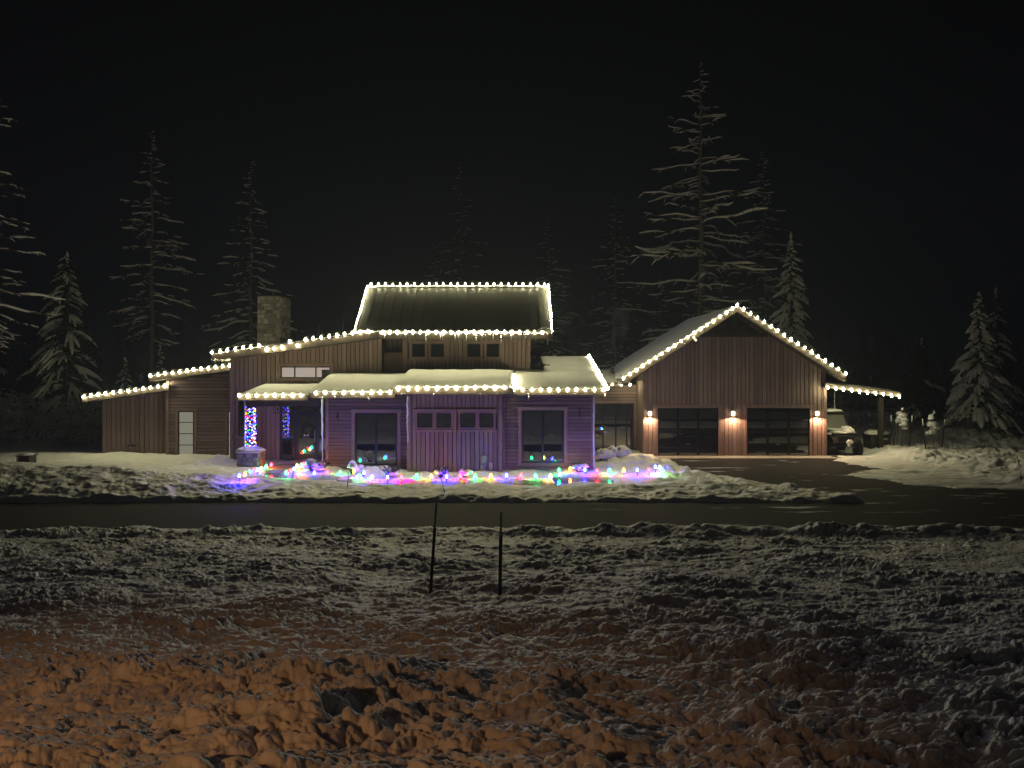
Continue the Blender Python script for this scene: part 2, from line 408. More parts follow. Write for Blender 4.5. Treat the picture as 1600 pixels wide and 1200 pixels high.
# ------------------------------------------------------------------ house builders
R = random.Random(4)
def cut(iv, a, b):
    out = []
    for s, e in iv:
        if b <= s or a >= e: out.append((s, e))
        else:
            if a > s: out.append((s, a))
            if b < e: out.append((b, e))
    return [q for q in out if q[1]-q[0] > .03]
def vboards(wall, x0, x1, y, zb, ztop, openings=(), w=.18):
    n = max(1, round((x1-x0)/w)); w = (x1-x0)/n
    for i in range(n):
        gp = R.uniform(.004,.010); a = x0+i*w+gp; b = x0+(i+1)*w-gp
        iv = [(zb, min(ztop(a), ztop(b)))]
        for (ox0,ox1,oz0,oz1) in openings:
            ov = min(b,ox1)-max(a,ox0)
            if ov > .35*w: iv = cut(iv, oz0, oz1)
        full = max(ztop(a), ztop(b))
        for s, e in iv:
            d = .022+.016*R.random()
            ta, tb = (ztop(a), ztop(b)) if e > min(ztop(a), ztop(b))-1e-6 else (e, e)
            mb = MB(); c = .008
            mb.hexa([(a,y,s),(b,y,s),(b,y,tb),(a,y,ta)][::-1], [(a+c,y-d,s),(b-c,y-d,s),(b-c,y-d,tb),(a+c,y-d,ta)][::-1])
            part('board', mb, M['cedar_v'], wall)
def hboards(wall, x0, x1, y, zb, zt, openings=(), w=.15, xl=None, xr=None, ztop=None):
    n = max(1, round((zt-zb)/w)); w = (zt-zb)/n
    for i in range(n):
        a = zb+i*w; b = a+w
        iv = [(x0, x1)]
        for (ox0,ox1,oz0,oz1) in openings:
            if min(b,oz1)-max(a,oz0) > .4*w: iv = cut(iv, ox0, ox1)
        for s, e in iv:
            if ztop:                       # trim under a sloping roof
                zs, ze = ztop(s), ztop(e)
                if zs <= a+.01 and ze <= a+.01: continue
                if zs < b:                 # starts further right
                    s = s + (e-s)*min(.98, (b-zs)/max(1e-6, ze-zs)) if ze > zs else s
                if e-s < .05: continue
            d = .006*R.random()
            mb = MB()
            mb.hexa([(s,y,a),(s,y-.050-d,a),(s,y-.018-d,b-.022),(s,y,b-.022)], [(e,y,a),(e,y-.050-d,a),(e,y-.018-d,b-.022),(e,y,b-.022)])
            part('board', mb, M['cedar_h'], wall)
def window(parent, x0, x1, z0, z1, y, vx=(), hz=(), casing=.11, glass='glass', fr=.045, sill=True, name='window'):
    """frame (part) with panes, casing and sill (sub-parts); y = wall plane"""
    xs = [x0]+list(vx)+[x1]; zs = [z0]+list(hz)+[z1]
    mb = MB(); yf = y-.055; e = fr
    mb.box(x0, x1, yf, y+.002, z1-e, z1); mb.box(x0, x1, yf, y+.002, z0, z0+e)
    mb.box(x0, x0+e, yf+.001, y+.002, z0+e, z1-e); mb.box(x1-e, x1, yf+.001, y+.002, z0+e, z1-e)
    for v in vx: mb.box(v-e*.55, v+e*.55, yf+.004, y+.002, z0+e, z1-e)
    for k, h in enumerate(hz): mb.box(x0+e, x1-e, yf+.008, y+.001, h-e*.32, h+e*.32)
    w = part(name, mb, M['black'], parent)
    for i in range(len(xs)-1):
        for j in range(len(zs)-1):
            p = MB(); p.box(xs[i]+e*.5, xs[i+1]-e*.5, y-.022, y-.012, zs[j]+e*.3, zs[j+1]-e*.3); part('pane', p, M[glass], w)
    if casing:
        c = casing; m2 = MB(); yc = y-.075
        m2.box(x0-c, x0, yc, y, z0, z1); m2.box(x1, x1+c, yc, y, z0, z1); m2.box(x0-c-.03, x1+c+.03, yc-.012, y, z1, z1+c*1.05)
        if not sill: m2.box(x0-c, x1+c, yc, y, z0-c, z0)
        part('casing', m2, M['trim'], w)
        if sill:
            m3 = MB(); m3.box(x0-c-.04, x1+c+.04, yc-.035, y, z0-.09, z0); part('sill', m3, M['trim'], w)
    return w
def wallbox(parent, poly_xz, y0, y1, label=None):
    mb = MB(); mb.extrude_y(poly_xz, y0, y1); return part('wall', mb, M['cedar_back'], parent, label=label)
def slab(parent, c, th, matname='roof', under='soffit', fas=True):
    """roof slab from four top corners (front-left, front-right, back-right, back-left)"""
    c = [Vector(p) for p in c]; mb = MB(); d = Vector((0,0,th))
    mb.hexa([p-d for p in c], c)
    return part('roof', mb, M[matname], parent)
def snow_slab(c, th, label, seed=0, inset=.03, bulge=.06, nx=40, ny=12, lip=True):
    """blanket of snow lying on a roof plane: uneven top, rounded rim hanging a little over the edge"""
    c = [Vector(p) for p in c]; mb = MB()
    V = []
    for j in range(ny+1):
        for i in range(nx+1):
            u = i/nx; v = j/ny
            p = (c[0]*(1-u)+c[1]*u)*(1-v) + (c[3]*(1-u)+c[2]*u)*v
            ex = min(u, 1-u)*nx; ey = min(v, 1-v)*ny
            rim = min(1, ex*.55+.0)*min(1, ey*.75+.0)
            nz_ = mnoise.noise(Vector((p.x*.9, p.y*.9, seed)))*.35 + mnoise.noise(Vector((p.x*3.1, p.y*3.1, seed+5)))*.16
            h = th*(1+nz_)*math.sqrt(max(0, rim)) if rim > 0 else 0.012
            V.append((p.x + bulge*mnoise.noise(Vector((p.x*1.9, seed, 3.3)))*(1 if rim == 0 else 0), p.y + (bulge*(.2+mnoise.noise(Vector((p.x*2.3, p.z, seed)))) if rim == 0 else 0)*(-1 if j == 0 else 0), p.z+h+.006))
    base = len(mb.v); mb.v += V
    for j in range(ny):
        for i in range(nx):
            a = j*(nx+1)+i; mb.f.append((a, a+1, a+nx+2, a+nx+1))
    # underside, a hair over the roof
    n = len(mb.v); mb.v += [tuple(p+Vector((0,0,.004))) for p in c]; mb.f.append((n+3,n+2,n+1,n))
    return solo('snow', mb, M['snow_fine'], label, None, None, 'stuff', True)
def stones(parent, o, ux, uz, w, h, seed, nmin=.14, nmax=.32, out=.035, normal=(0,-1,0)):
    """irregular coursed stones laid on a rectangle: o corner, ux/uz unit directions"""
    rr = random.Random(seed); o = Vector(o); ux = Vector(ux); uz = Vector(uz); nn = Vector(normal); z = 0
    while z < h-.05:
        rh = min(rr.uniform(nmin*.8, nmax*.7), h-z); x = 0
        if h-z-rh < .06: rh = h-z
        while x < w-.02:
            rw = min(rr.uniform(nmin, nmax*1.3), w-x)
            if w-x-rw < .08: rw = w-x
            g = .012; d = out*rr.uniform(.5, 1.3)
            j = lambda: rr.uniform(0, .018)
            q = [(x+g+j(), z+g+j()), (x+rw-g-j(), z+g+j()), (x+rw-g-j(), z+rh-g-j()), (x+g+j(), z+rh-g-j())]
            a = [o+ux*s+uz*t for s, t in q]; b = [p+nn*d + (o+ux*(x+rw/2)+uz*(z+rh/2)-p)*.1 for p in a]
            mb = MB(); mb.hexa(a, b); part('stone', mb, M['stone'], parent)
            x += rw
        z += rh

# ------------------------------------------------------------------ THE HOUSE
house = root('house', (-4, 31, 0), 'long cedar clad house with stepped snowy roofs, stone chimney and lit roof edges', 'house')
def line(xa, za, xb, zb): return lambda x: za + (zb-za)*(x-xa)/(xb-xa)

# --- far left block: upright boards, lowest shed roof
y1 = 34.1; xa, xb = PX(160, y1), PX(263, y1)
r1a, r1b = P(128, 621, 33.5), P(264, 602, 33.5)
t1 = line(r1a.x, r1a.z-.24, r1b.x, r1b.z-.24)
w = wallbox(house, [(xa,0),(xa,t1(xa)),(xb,t1(xb)),(xb,0)], y1, y1+6)
vboards(w, xa, xb, y1, .1, t1, w=.21)
slab(house, [r1a+Vector((0,0,-.02)), r1b+Vector((0,0,-.02)), r1b+Vector((0,7,-.02)), r1a+Vector((0,7,-.02))], .2, 'fascia')
# --- second block: lap siding
y2 = 33.7; xa, xb = PX(261, y2), PX(361, y2)+.3
r2a, r2b = P(232, 588, 33.1), P(362, 570.5, 33.1)
t2 = line(r2a.x, r2a.z-.24, r2b.x, r2b.z-.24)
w = wallbox(house, [(xa,0),(xa,t2(xa)),(xb,t2(xb)),(xb,0)], y2, y2+6)
wx0, wx1, wz0, wz1 = PX(279,y2), PX(304,y2), PZ(713,y2), PZ(642,y2)
sx0, sx1 = PX(356.5,y2), PX(361.5,y2)
op2 = [(wx0-.07,wx1+.07,wz0-.06,wz1+.07), (sx0-.07,sx1+.4,wz0-.06,wz1+.07)]
hboards(w, xa, xb, y2, .05, t2(xb), op2, .145, ztop=t2)
hh = (wz1-wz0)/4
window(house, wx0, wx1, wz0, wz1, y2, hz=[wz0+hh, wz0+2*hh, wz0+3*hh], glass='dim_pane', fr=.05)
window(house, sx0, sx1+.35, wz0, wz1, y2, hz=[wz0+hh, wz0+2*hh, wz0+3*hh], glass='lit_pane', fr=.05)
slab(house, [r2a+Vector((0,0,-.02)), r2b+Vector((0,0,-.02)), r2b+Vector((0,7,-.02)), r2a+Vector((0,7,-.02))], .2, 'fascia')
mb = MB(); mb.box(xa-.02, xa+.10, y2-.07, y2+.01, 0, t2(xa)-.02); part('corner_board', mb, M['trim'], house)
# --- tall block behind the porch, upright boards
y3 = 32.0; xa, xb = PX(361,y3), PX(597,y3)
r3a, r3b = P(330, 553, 31.3), P(592, 517.5, 31.3)
t3 = line(r3a.x, r3a.z-.28, r3b.x, r3b.z-.28)
xr3 = -7.0
w = wallbox(house, [(xa,0),(xa,t3(xa)),(xb,t3(xb)),(xb,3.2),(xr3,3.2),(xr3,0)], y3, y3+7)
tx = (PX(439,y3), PX(517,y3), PZ(591,y3), PZ(572.5,y3))
pw = (PX(373,y3), PX(402,y3), PZ(681,y3), PZ(624,y3))
ent = (PX(438.5,y3), -7.02, .14, PZ(629,y3))
op3 = [(tx[0]-.06,tx[1]+.06,tx[2]-.06,tx[3]+.06), (pw[0]-.06,pw[1]+.06,pw[2]-.06,pw[3]+.06), (ent[0]-.06,ent[1],-1,ent[3]+.05)]
vboards(w, xa, xb, y3, .12, t3, op3, .185)
window(house, *tx[:2], tx[2], tx[3], y3, vx=[PX(461,y3), PX(494,y3)], glass='lit_pane', casing=.12, fr=.05)
mb = MB(); mb.box(PX(503,y3), tx[1]-.06, y3-.030, y3-.024, tx[2]+.05, tx[2]+.36); part('wall_picture', mb, M['dark'], house)
window(house, pw[0], pw[1], pw[2], pw[3], y3, vx=[(pw[0]+pw[1])/2], hz=[pw[2]+(pw[3]-pw[2])*k/3 for k in (1,2)], casing=.1)
slab(house, [r3a+Vector((0,0,-.02)), r3b+Vector((0,0,-.02)), r3b+Vector((0,8,-.02)), r3a+Vector((0,8,-.02))], .26, 'fascia')
mb = MB(); mb.box(xa-.03, xa+.11, y3-.075, y3+.01, 0, t3(xa)-.03); part('corner_board', mb, M['trim'], house)
# entry: sidelights and glass door
window(house, ent[0], PX(462.5,y3), ent[2], ent[3], y3, hz=[ent[3]-.42], casing=0, fr=.06, name='sidelight')
window(house, PX(496.5,y3), -7.3, ent[2], ent[3], y3, hz=[ent[3]-.42], casing=0, fr=.06, name='sidelight')
d0, d1 = PX(463.5,y3), PX(496,y3)
window(house, d0, d1, ent[3]-.42, ent[3], y3, casing=0, fr=.06, name='transom')
dz1 = ent[3]-.46
mb = MB(); yy = y3-.06
mb.box(d0, d0+.13, yy, y3, .14, dz1); mb.box(d1-.13, d1, yy, y3, .14, dz1); mb.box(d0+.13, d1-.13, yy+.002, y3, dz1-.14, dz1); mb.box(d0+.13, d1-.13, yy+.002, y3, .14, .42)
door = part('door', mb, M['black'], house)
p = MB(); p.box(d0+.12, d1-.12, y3-.03, y3-.018, .40, dz1-.12); part('pane', p, M['glass'], door)
p = MB(); p.box(d1-.10, d1-.07, yy-.06, yy-.04, .95, 1.4); p.box(d1-.10, d1-.07, yy-.045, yy+.01, 1.0, 1.03); p.box(d1-.10, d1-.07, yy-.045, yy+.01, 1.32, 1.35); part('handle', p, M['grey'], door)
# --- porch: floor, beam, pedestal, post, roof
mb = MB(); mb.box(-10.9, -7.12, 29.2, 32.0, -.05, .13); part('porch_floor', mb, M['concrete'], house)
mb = MB(); mb.box(-10.3, -7.12, 29.55, 29.8, 2.52, 2.80); part('beam', mb, M['fascia'], house)
ez = PZ(618, 28.75)
pr = [Vector((-10.25,28.75,ez)), Vector((-7.62,28.75,ez)), Vector((-7.62,31.98,3.33)), Vector((-10.25,31.98,3.33))]
slab(house, pr, .18, 'fascia')
px0, px1, py0, py1 = -10.52, -9.72, 29.4, 30.2
mb = MB(); mb.box(px0, px1, py0, py1, 0, .74); ped = part('pedestal', mb, M['mortar'], house)
stones(ped, (px0,py0,0), (1,0,0), (0,0,1), px1-px0, .74, 31, .12, .24)
stones(ped, (px1,py0,0), (0,1,0), (0,0,1), py1-py0, .74, 32, .12, .24, normal=(1,0,0))
stones(ped, (px0,py1,0), (0,-1,0), (0,0,1), py1-py0, .74, 33, .12, .24, normal=(-1,0,0))
mb = MB(); mb.box(px0-.05, px1+.05, py0-.05, py1+.05, .74, .81); part('capstone', mb, M['concrete'], ped)
pcx, pcy, pw_ = -10.12, 29.72, .12
mb = MB(); mb.box(pcx-pw_, pcx+pw_, pcy-pw_, pcy+pw_, .81, 2.53); part('post', mb, M['fascia'], house)
# --- front wing: two lap-sided bays and the board-sided bay that stands proud between them
def eave_roof(x0, x1, ye, ze, yb, zb, th=.2):
    c = [Vector((x0,ye,ze)), Vector((x1,ye,ze)), Vector((x1,yb,zb)), Vector((x0,yb,zb))]
    slab(house, c, th, 'fascia'); return c
yA = 29.4; yB = 28.75
ax0, ax1 = PX(510,yA), PX(637,yA); cx0, cx1 = PX(784,yA)-.1, PX(928,yA); bx0, bx1 = PX(637,yB), PX(784,yB)
w = wallbox(house, [(ax0,0),(ax0,3.05),(ax1+.3,3.05),(ax1+.3,0)], yA, yA+2.6)
aw = (PX(555,yA), PX(621,yA), PZ(727,yA), PZ(645,yA))
hboards(w, ax0, ax1, yA, .08, 2.96, [(aw[0]-.07,aw[1]+.07,aw[2]-.05,aw[3]+.07)], .138)
window(house, *aw[:2], aw[2], aw[3], yA, vx=[(aw[0]+aw[1])/2], casing=.13, fr=.07)
w = wallbox(house, [(cx0,0),(cx0,3.1),(cx1,3.1),(cx1,0)], yA, yA+6)
cw = (PX(815,yA), PX(881,yA), PZ(723,yA), PZ(641,yA))
hboards(w, bx1+.02, cx1, yA, .08, 3.02, [(cw[0]-.07,cw[1]+.07,cw[2]-.05,cw[3]+.07)], .138)
window(house, *cw[:2], cw[2], cw[3], yA, vx=[(cw[0]+cw[1])/2], casing=.13, fr=.07)
w = wallbox(house, [(bx0,0),(bx0,3.15),(bx1,3.15),(bx1,0)], yB, yB+3.2)
bz0, bz1 = PZ(668,yB), PZ(645.5,yB)
bw = [(PX(652,yB),PX(676,yB)), (PX(682,yB),PX(705,yB)), (PX(719,yB),PX(743,yB)), (PX(749,yB),PX(771.5,yB))]
opb = [(bw[0][0]-.05, bw[1][1]+.05, bz0-.08, bz1+.12), (bw[2][0]-.05, bw[3][1]+.05, bz0-.08, bz1+.12)]
vboards(w, bx0, bx1, yB, .05, lambda x: 3.08, opb, .165)
for a, b in bw: window(house, a, b, bz0, bz1, yB, casing=.07, fr=.035, sill=False)
for a, b in opb and ((bw[0][0]-.10, bw[1][1]+.10), (bw[2][0]-.10, bw[3][1]+.10)):
    mb = MB(); mb.box(a, b, yB-.105, yB, bz1+.075, bz1+.15); mb.box(a, b, yB-.11, yB, bz0-.15, bz0-.075); part('head_trim', mb, M['trim'], house)
for x, y, zt in ((bx0-.02, yB, 3.05), (bx1-.10, yB, 3.05), (ax0-.02, yA, 2.95), (cx1-.10, yA, 3.0)):
    mb = MB(); mb.box(x, x+.12, y-.06, y+.01, .02, zt); part('corner_board', mb, M['trim'], house)
ea = PZ(613.5, 28.5)
roofA = eave_roof(PX(483,28.5), -4.33, 28.5, ea, 31.97, PZ(583.5, 31.97))
eb = PZ(606.5, 27.9)
roofB = eave_roof(-4.32, .06, 27.9, eb, 31.96, PZ(579, 31.96), .22)
ec = PZ(608.5, 28.5); sl = (4.53-ec)/7.1
roofC = eave_roof(.08, 3.515, 28.5, ec, 32.28, ec+sl*3.78)
roofD = eave_roof(1.35, 3.515, 32.285, ec+sl*3.785, 35.6, 4.53)
mb = MB()
for k in range(9): mb.box(.85+k*.09, .875+k*.09, 32.9, 32.93, 3.8, 4.32-.02*k)
mb.box(.8, 1.62, 32.935, 32.96, 3.75, 4.15); part('railing', mb, M['black'], house)
# soffit-shadow boards under the eaves (frieze)
for a, b, y, z in ((ax0, ax1, yA, 2.96), (bx1+.02, cx1, yA, 3.02)):
    mb = MB(); mb.box(a, b, y-.05, y, z, z+.09); part('frieze_board', mb, M['trim'], house)
# --- upper storey
yU = 32.3; ux0, ux1 = PX(631,yU), PX(828,yU)
w = wallbox(house, [(ux0,3.0),(ux0,5.5),(ux1,5.5),(ux1,3.0)], yU, 36.7)
uz0, uz1 = PZ(558,yU), PZ(537,yU)
uw = [(PX(643.5,yU),PX(664.5,yU)), (PX(673,yU),PX(694,yU)), (PX(730,yU),PX(751,yU)), (PX(760,yU),PX(780.5,yU))]
opu = [(a-.08,b+.08,uz0-.08,uz1+.09) for a,b in uw]
vboards(w, ux0, ux1, yU, 3.7, lambda x: 5.36, opu, .175)
for a, b in uw: window(house, a, b, uz0, uz1, yU, casing=.09, fr=.035, sill=False)
mb = MB(); mb.box(PX(791,yU), PX(794,yU), yU-.08, yU, 3.7, 5.35); part('corner_board', mb, M['trim'], house)
mb = MB(); mb.box(ux1-.1, ux1+.02, yU-.06, yU+.01, 3.7, 5.35); part('corner_board', mb, M['trim'], house)
mb = MB(); mb.box(ux0-.03, ux0+.1, yU-.08, yU+.01, 3.7, 5.35); part('corner_board', mb, M['trim'], house)
# recess between the tall block and the upper storey
w = wallbox(house, [(xb-.3,3.0),(xb-.3,5.4),(ux0+.1,5.4),(ux0+.1,3.0)], 33.1, 33.4)
vboards(w, xb-.3, ux0, 33.1, 3.6, lambda x: 5.4, [], .18)
mb = MB(); mb.box(xb+.02, ux0-.05, 32.4, 33.05, 3.6, PZ(551, 32.4)); part('parapet_box', mb, M['soffit'], house)
# upper gable roof
ue = PZ(520, 31.4); ur = PZ(448.5, 34.5)
uL, uR = -6.45, 1.575
c1 = [Vector((uL,31.4,ue)), Vector((uR,31.4,ue)), Vector((uR,34.5,ur)), Vector((uL,34.5,ur))]
mb = MB(); mb.hexa([p+Vector((0,.0,-.22)) for p in c1], c1)
c2 = [Vector((uR,37.6,ue)), Vector((uL,37.6,ue)), Vector((uL,34.502,ur)), Vector((uR,34.502,ur))]
mb.hexa([p+Vector((0,0,-.22)) for p in c2], c2); uroof = part('roof', mb, M['roof'], house)
mb = MB(); mb.box(uL, uR, 31.36, 31.398, ue-.26, ue-.005); part('fascia', mb, M['fascia'], uroof)
for s, x in ((-1,uL), (1,uR)):
    mb = MB(); e = .03*s
    mb.hexa([(x,31.4,ue-.25),(x,34.5,ur-.25),(x,34.5,ur+.02),(x,31.4,ue+.02)], [(x+e,31.4,ue-.25),(x+e,34.5,ur-.25),(x+e,34.5,ur+.02),(x+e,31.4,ue+.02)])
    part('fascia', mb, M['fascia'], uroof)
# standing seams
mb = MB(); k = uL+.4
while k < uR-.2:
    mb.hexa([(k-.008,31.42,ue-.002),(k+.008,31.42,ue-.002),(k+.012,34.46,ur-.04+.012),(k-.012,34.46,ur-.04+.012)], [(k-.008,31.42,ue+.018),(k+.008,31.42,ue+.018),(k+.012,34.46,ur+.012),(k-.012,34.46,ur+.012)]); k += .45
part('standing_seam', mb, M['roof'], uroof, kind='stuff')
mb = MB(); mb.extrude_y([(ux0,5.4),(ux0,5.6),(ux1,5.6),(ux1,5.4)], 32.4, 36.6)
mb.hexa([(ux1,32.4,5.5),(ux1,34.5,ur-.3),(ux1,36.6,5.5)], [(ux0,32.4,5.5),(ux0,34.5,ur-.3),(ux0,36.6,5.5)]); part('gable_wall', mb, M['cedar_back'], house)
# chimney
chx0, chx1, chy0, chy1, cht = PX(402,36), PX(437,36), 36.0, 37.7, PZ(462.5,36)
mb = MB(); mb.box(chx0, chx1, chy0, chy1, 4.5, cht); ch = part('chimney', mb, M['mortar'], house)
stones(ch, (chx0,chy0,4.6), (1,0,0), (0,0,1), chx1-chx0, cht-4.6, 41, .16, .36)
stones(ch, (chx1,chy0,4.6), (0,1,0), (0,0,1), chy1-chy0, cht-4.6, 42, .16, .36, normal=(1,0,0))
mb = MB(); mb.box(chx0+.15, chx1-.15, chy0+.2, chy1-.2, cht, cht+.04); part('chimney_cap', mb, M['dark'], ch)
# --- glazed link to the garage
yL = 36.7; lx0, lx1 = 3.0, 6.0
w = wallbox(house, [(lx0,0),(lx0,3.25),(lx1,3.25),(lx1,0)], yL, yL+3)
lw = (PX(931,yL)-.3, PX(990,yL), PZ(704,yL), PZ(630,yL))
hboards(w, lx0+.2, lx1-.05, yL, .08, 3.2, [(lw[0]-.07,lw[1]+.07,lw[2]-.06,lw[3]+.07)], .15)
window(house, lw[0], lw[1], lw[2], lw[3], yL, vx=[PX(942,yL), PX(962,yL), PX(979,yL)], hz=[lw[2]+(lw[3]-lw[2])*.66], casing=.12, fr=.055)
lz = PZ(597.5, 35.9)
roofL = [Vector((3.54,35.9,lz)), Vector((5.10,35.9,lz)), Vector((5.10,39.5,lz+.55)), Vector((3.54,39.5,lz+.55))]
slab(house, roofL, .2, 'fascia')
mb = MB(); mb.tube([(5.0,38.2,3.6),(5.0,38.2,4.05)], .09, 8); mb.lathe([(.15,0),(.16,.05),(.05,.14)], (5.0,38.2,4.07)); part('flue_pipe', mb, M['dark'], house)
# ice-covered rain chains and a downspout at the wing's corners
for px, py0_, py1_, D, r in ((503.5,621,734,28.7,.045), (637,620,692,28.4,.045), (928,619,740,28.9,.04)):
    x = PX(px, D); mb = MB(); z0, z1 = PZ(py1_, D), PZ(py0_, D); n = 16
    pts = [(x+R.uniform(-.015,.015), D, z1+(z0-z1)*i/n) for i in range(n+1)]
    mb.tube(pts, [r*(1.1-.75*i/n)*R.uniform(.7,1.2) for i in range(n+1)], 6); part('rain_chain', mb, M['ice'], house, True, label='ice covered rain chain hanging from eave')
mb = MB(); mb.tube([(PX(382.5,29.3),29.3,2.75),(PX(382.5,29.3),29.3,.85)], .022, 6); part('rain_chain', mb, M['ice'], house)
mb = MB(); x = bx1+.05; mb.box(x, x+.06, yB+.3, yB+.37, .1, 2.95); part('downspout', mb, M['trim'], house)

# ------------------------------------------------------------------ THE GARAGE
garage = root('garage', (10, 36, 0), 'gabled cedar garage with two glass panel doors beside a snowy drive', 'garage')
yG = 34.8; gx0, gx1 = PX(1006,yG), PX(1290,yG); gpx = 10.02
yR = 34.15; gpz = PZ(477.5, yR)
gl, gr = PX(973,yR), PX(1322,yR); glz, grz = PZ(592,yR), PZ(586,yR)
tl = line(gl, glz-.30, gpx, gpz-.30); tr = line(gpx, gpz-.30, gr, grz-.30)
tg = lambda x: min(tl(x), tr(x))
w = wallbox(garage, [(gx0,0),(gx0,tg(gx0)),(gpx,tg(gpx)),(gx1,tg(gx1)),(gx1,0)], yG, yG+8.5)
gd = [(PX(1027.5,yG),PX(1122,yG)), (PX(1166.5,yG),PX(1264.5,yG))]; gdz = PZ(637.5,yG)
ogs = [(a-.1,b+.1,-1,gdz+.1) for a,b in gd]
vboards(w, gx0, gx1, yG, .04, tg, ogs, .19)
mb = MB()
for k in range(10): mb.box(gx0-.03, gx0, yG+.1+k*.18, yG+.27+k*.18, .05, 3.4)
part('side_cladding', mb, M['cedar_v'], garage)
for x in (gx0-.03, gx1-.10):
    mb = MB(); mb.box(x, x+.13, yG-.065, yG+.02, .03, 3.3); part('corner_board', mb, M['trim'], garage)
for a, b in gd:
    mb = MB(); e = .055; y0 = yG-.03; rh = gdz/4
    for j in range(5): mb.box(a, b, y0, yG, max(.03,j*rh-e), min(gdz, j*rh+e))
    for i in range(4):
        x = a+(b-a)*i/3; mb.box(max(a,x-e), min(b,x+e), y0-.004, yG-.001, .03, gdz)
    gdo = part('garage_door', mb, M['black'], garage)
    for i in range(3):
        for j in range(4):
            p = MB(); p.box(a+(b-a)*i/3+e*.8, a+(b-a)*(i+1)/3-e*.8, yG-.016, yG-.008, j*rh+e*.8, (j+1)*rh-e*.8)
            po = part('pane', p, M['glass'], gdo); po.rotation_euler = (0,0,0)
    p = MB(); p.box((a+b)/2-.08, (a+b)/2+.08, y0-.05, y0-.01, rh-.02, rh+.02); part('handle', p, M['grey'], gdo)
    c = .11; m2 = MB(); m2.box(a-c, a, yG-.075, yG, .03, gdz); m2.box(b, b+c, yG-.075, yG, .03, gdz); m2.box(a-c-.04, b+c+.04, yG-.085, yG, gdz, gdz+.13); part('casing', m2, M['trim'], gdo)
# roof: two slopes
yGb = 43.6
def slope(a, az, b, bz, th=.26):
    c = [Vector((a,yR,az)), Vector((b,yR,bz)), Vector((b,yGb,bz)), Vector((a,yGb,az))]
    mb = MB(); mb.hexa([p-Vector((0,0,th)) for p in c], c); return part('roof', mb, M['fascia'], garage), c
_, gcl = slope(gl, glz-.02, gpx-.001, gpz-.02); _, gcr = slope(gpx+.001, gpz-.02, gr, grz-.02)
# open truss in the gable overhang
bz = PZ(523, yR+.1); ta = PX(1103, yR+.1); tb = PX(1198, yR+.1); y0 = yR+.38
tru = MB(); tru.box(ta-.15, tb+.15, y0, y0+.16, bz-.09, bz+.09); truss = part('gable_truss', tru, M['fascia'], garage)
mb = MB(); mb.box(gpx-.08, gpx+.08, y0+.01, y0+.15, bz+.09, gpz-.45); part('king_post', mb, M['fascia'], truss)
for s in (-1,1):
    mb = MB(); x = gpx+s*.85
    mb.hexa([(gpx+s*.09,y0+.02,bz+.1),(gpx+s*.22,y0+.02,bz+.1),(x,y0+.02,bz+.62),(x-s*.12,y0+.02,bz+.66)], [(gpx+s*.09,y0+.14,bz+.1),(gpx+s*.22,y0+.14,bz+.1),(x,y0+.14,bz+.62),(x-s*.12,y0+.14,bz+.66)])
    part('strut', mb, M['fascia'], truss)
mb = MB(); mb.extrude_y([(ta,bz),(gpx,tg(gpx)-.05),(tb,bz)], yG-.055, yG-.036); part('gable_shade_panel', mb, M['fascia'], garage)  # dark sheet painting in the shade of the recess behind the truss
mb = MB(); mb.tube([(PX(1088,yR),yR-.02,PZ(533,yR)),(PX(1083,yR),yR-.02,PZ(526,yR))], .05, 6); part('camera_bracket', mb, M['white_paint'], garage)
# lean-to on the right
la, lb = P(1290, 598.5, 34.5), P(1408, 613.5, 34.5)
c = [la, lb, lb+Vector((0,6.6,0)), la+Vector((0,6.6,0))]
mb = MB(); mb.hexa([p-Vector((0,0,.2)) for p in c], c); part('lean_to_roof', mb, M['fascia'], garage)
leanc = c
for D in (36.0, 40.4):
    mb = MB(); mb.box(17.17, 17.37, D-.1, D+.1, 0, 2.63); part('post', mb, M['fascia'], garage)
# wall lamps: cap, bracket, glass; a small spot shining down out of each
sme = {}
for i, (px, where) in enumerate(((1015.5,'left of the left garage door'), (1145.5,'between the two garage doors'), (1277,'right of the right garage door'))):
    D = yG-.16; x = PX(px, D); z = PZ(646, D)
    s = root('wall_lamp', (x, D, z-.12), 'lit black wall lamp with a warm glow, ' + where, 'wall lamp', 'wall lamps on the garage front')
    mb = MB(); mb.box(x-.10, x+.10, D-.10, D+.14, z+.10, z+.13); part('cap', mb, M['black'], s)
    mb = MB(); mb.lathe([(.065,0),(.075,.09),(.075,.16),(.06,.19)], (x, D, z-.10), 10); part('lamp_glass', mb, M['sconce_glass'], s, True)
    mb = MB(); mb.box(x-.07, x+.07, D+.08, D+.125, z-.16, z+.098); mb.box(x-.08, x+.08, D-.08, D+.078, z-.14, z-.11); part('bracket', mb, M['black'], s)
    ld = bpy.data.lights.new('wall_lamp_light', 'SPOT'); ld.energy = 105; ld.color = (1.0,.60,.33); ld.spot_size = RAD(165); ld.spot_blend = .25; ld.shadow_soft_size = .05
    lo = bpy.data.objects.new('wall_lamp_light', ld); COL.objects.link(lo); lo.parent = s; lo.location = Vector((x, D-.06, z-.17)) - s.location

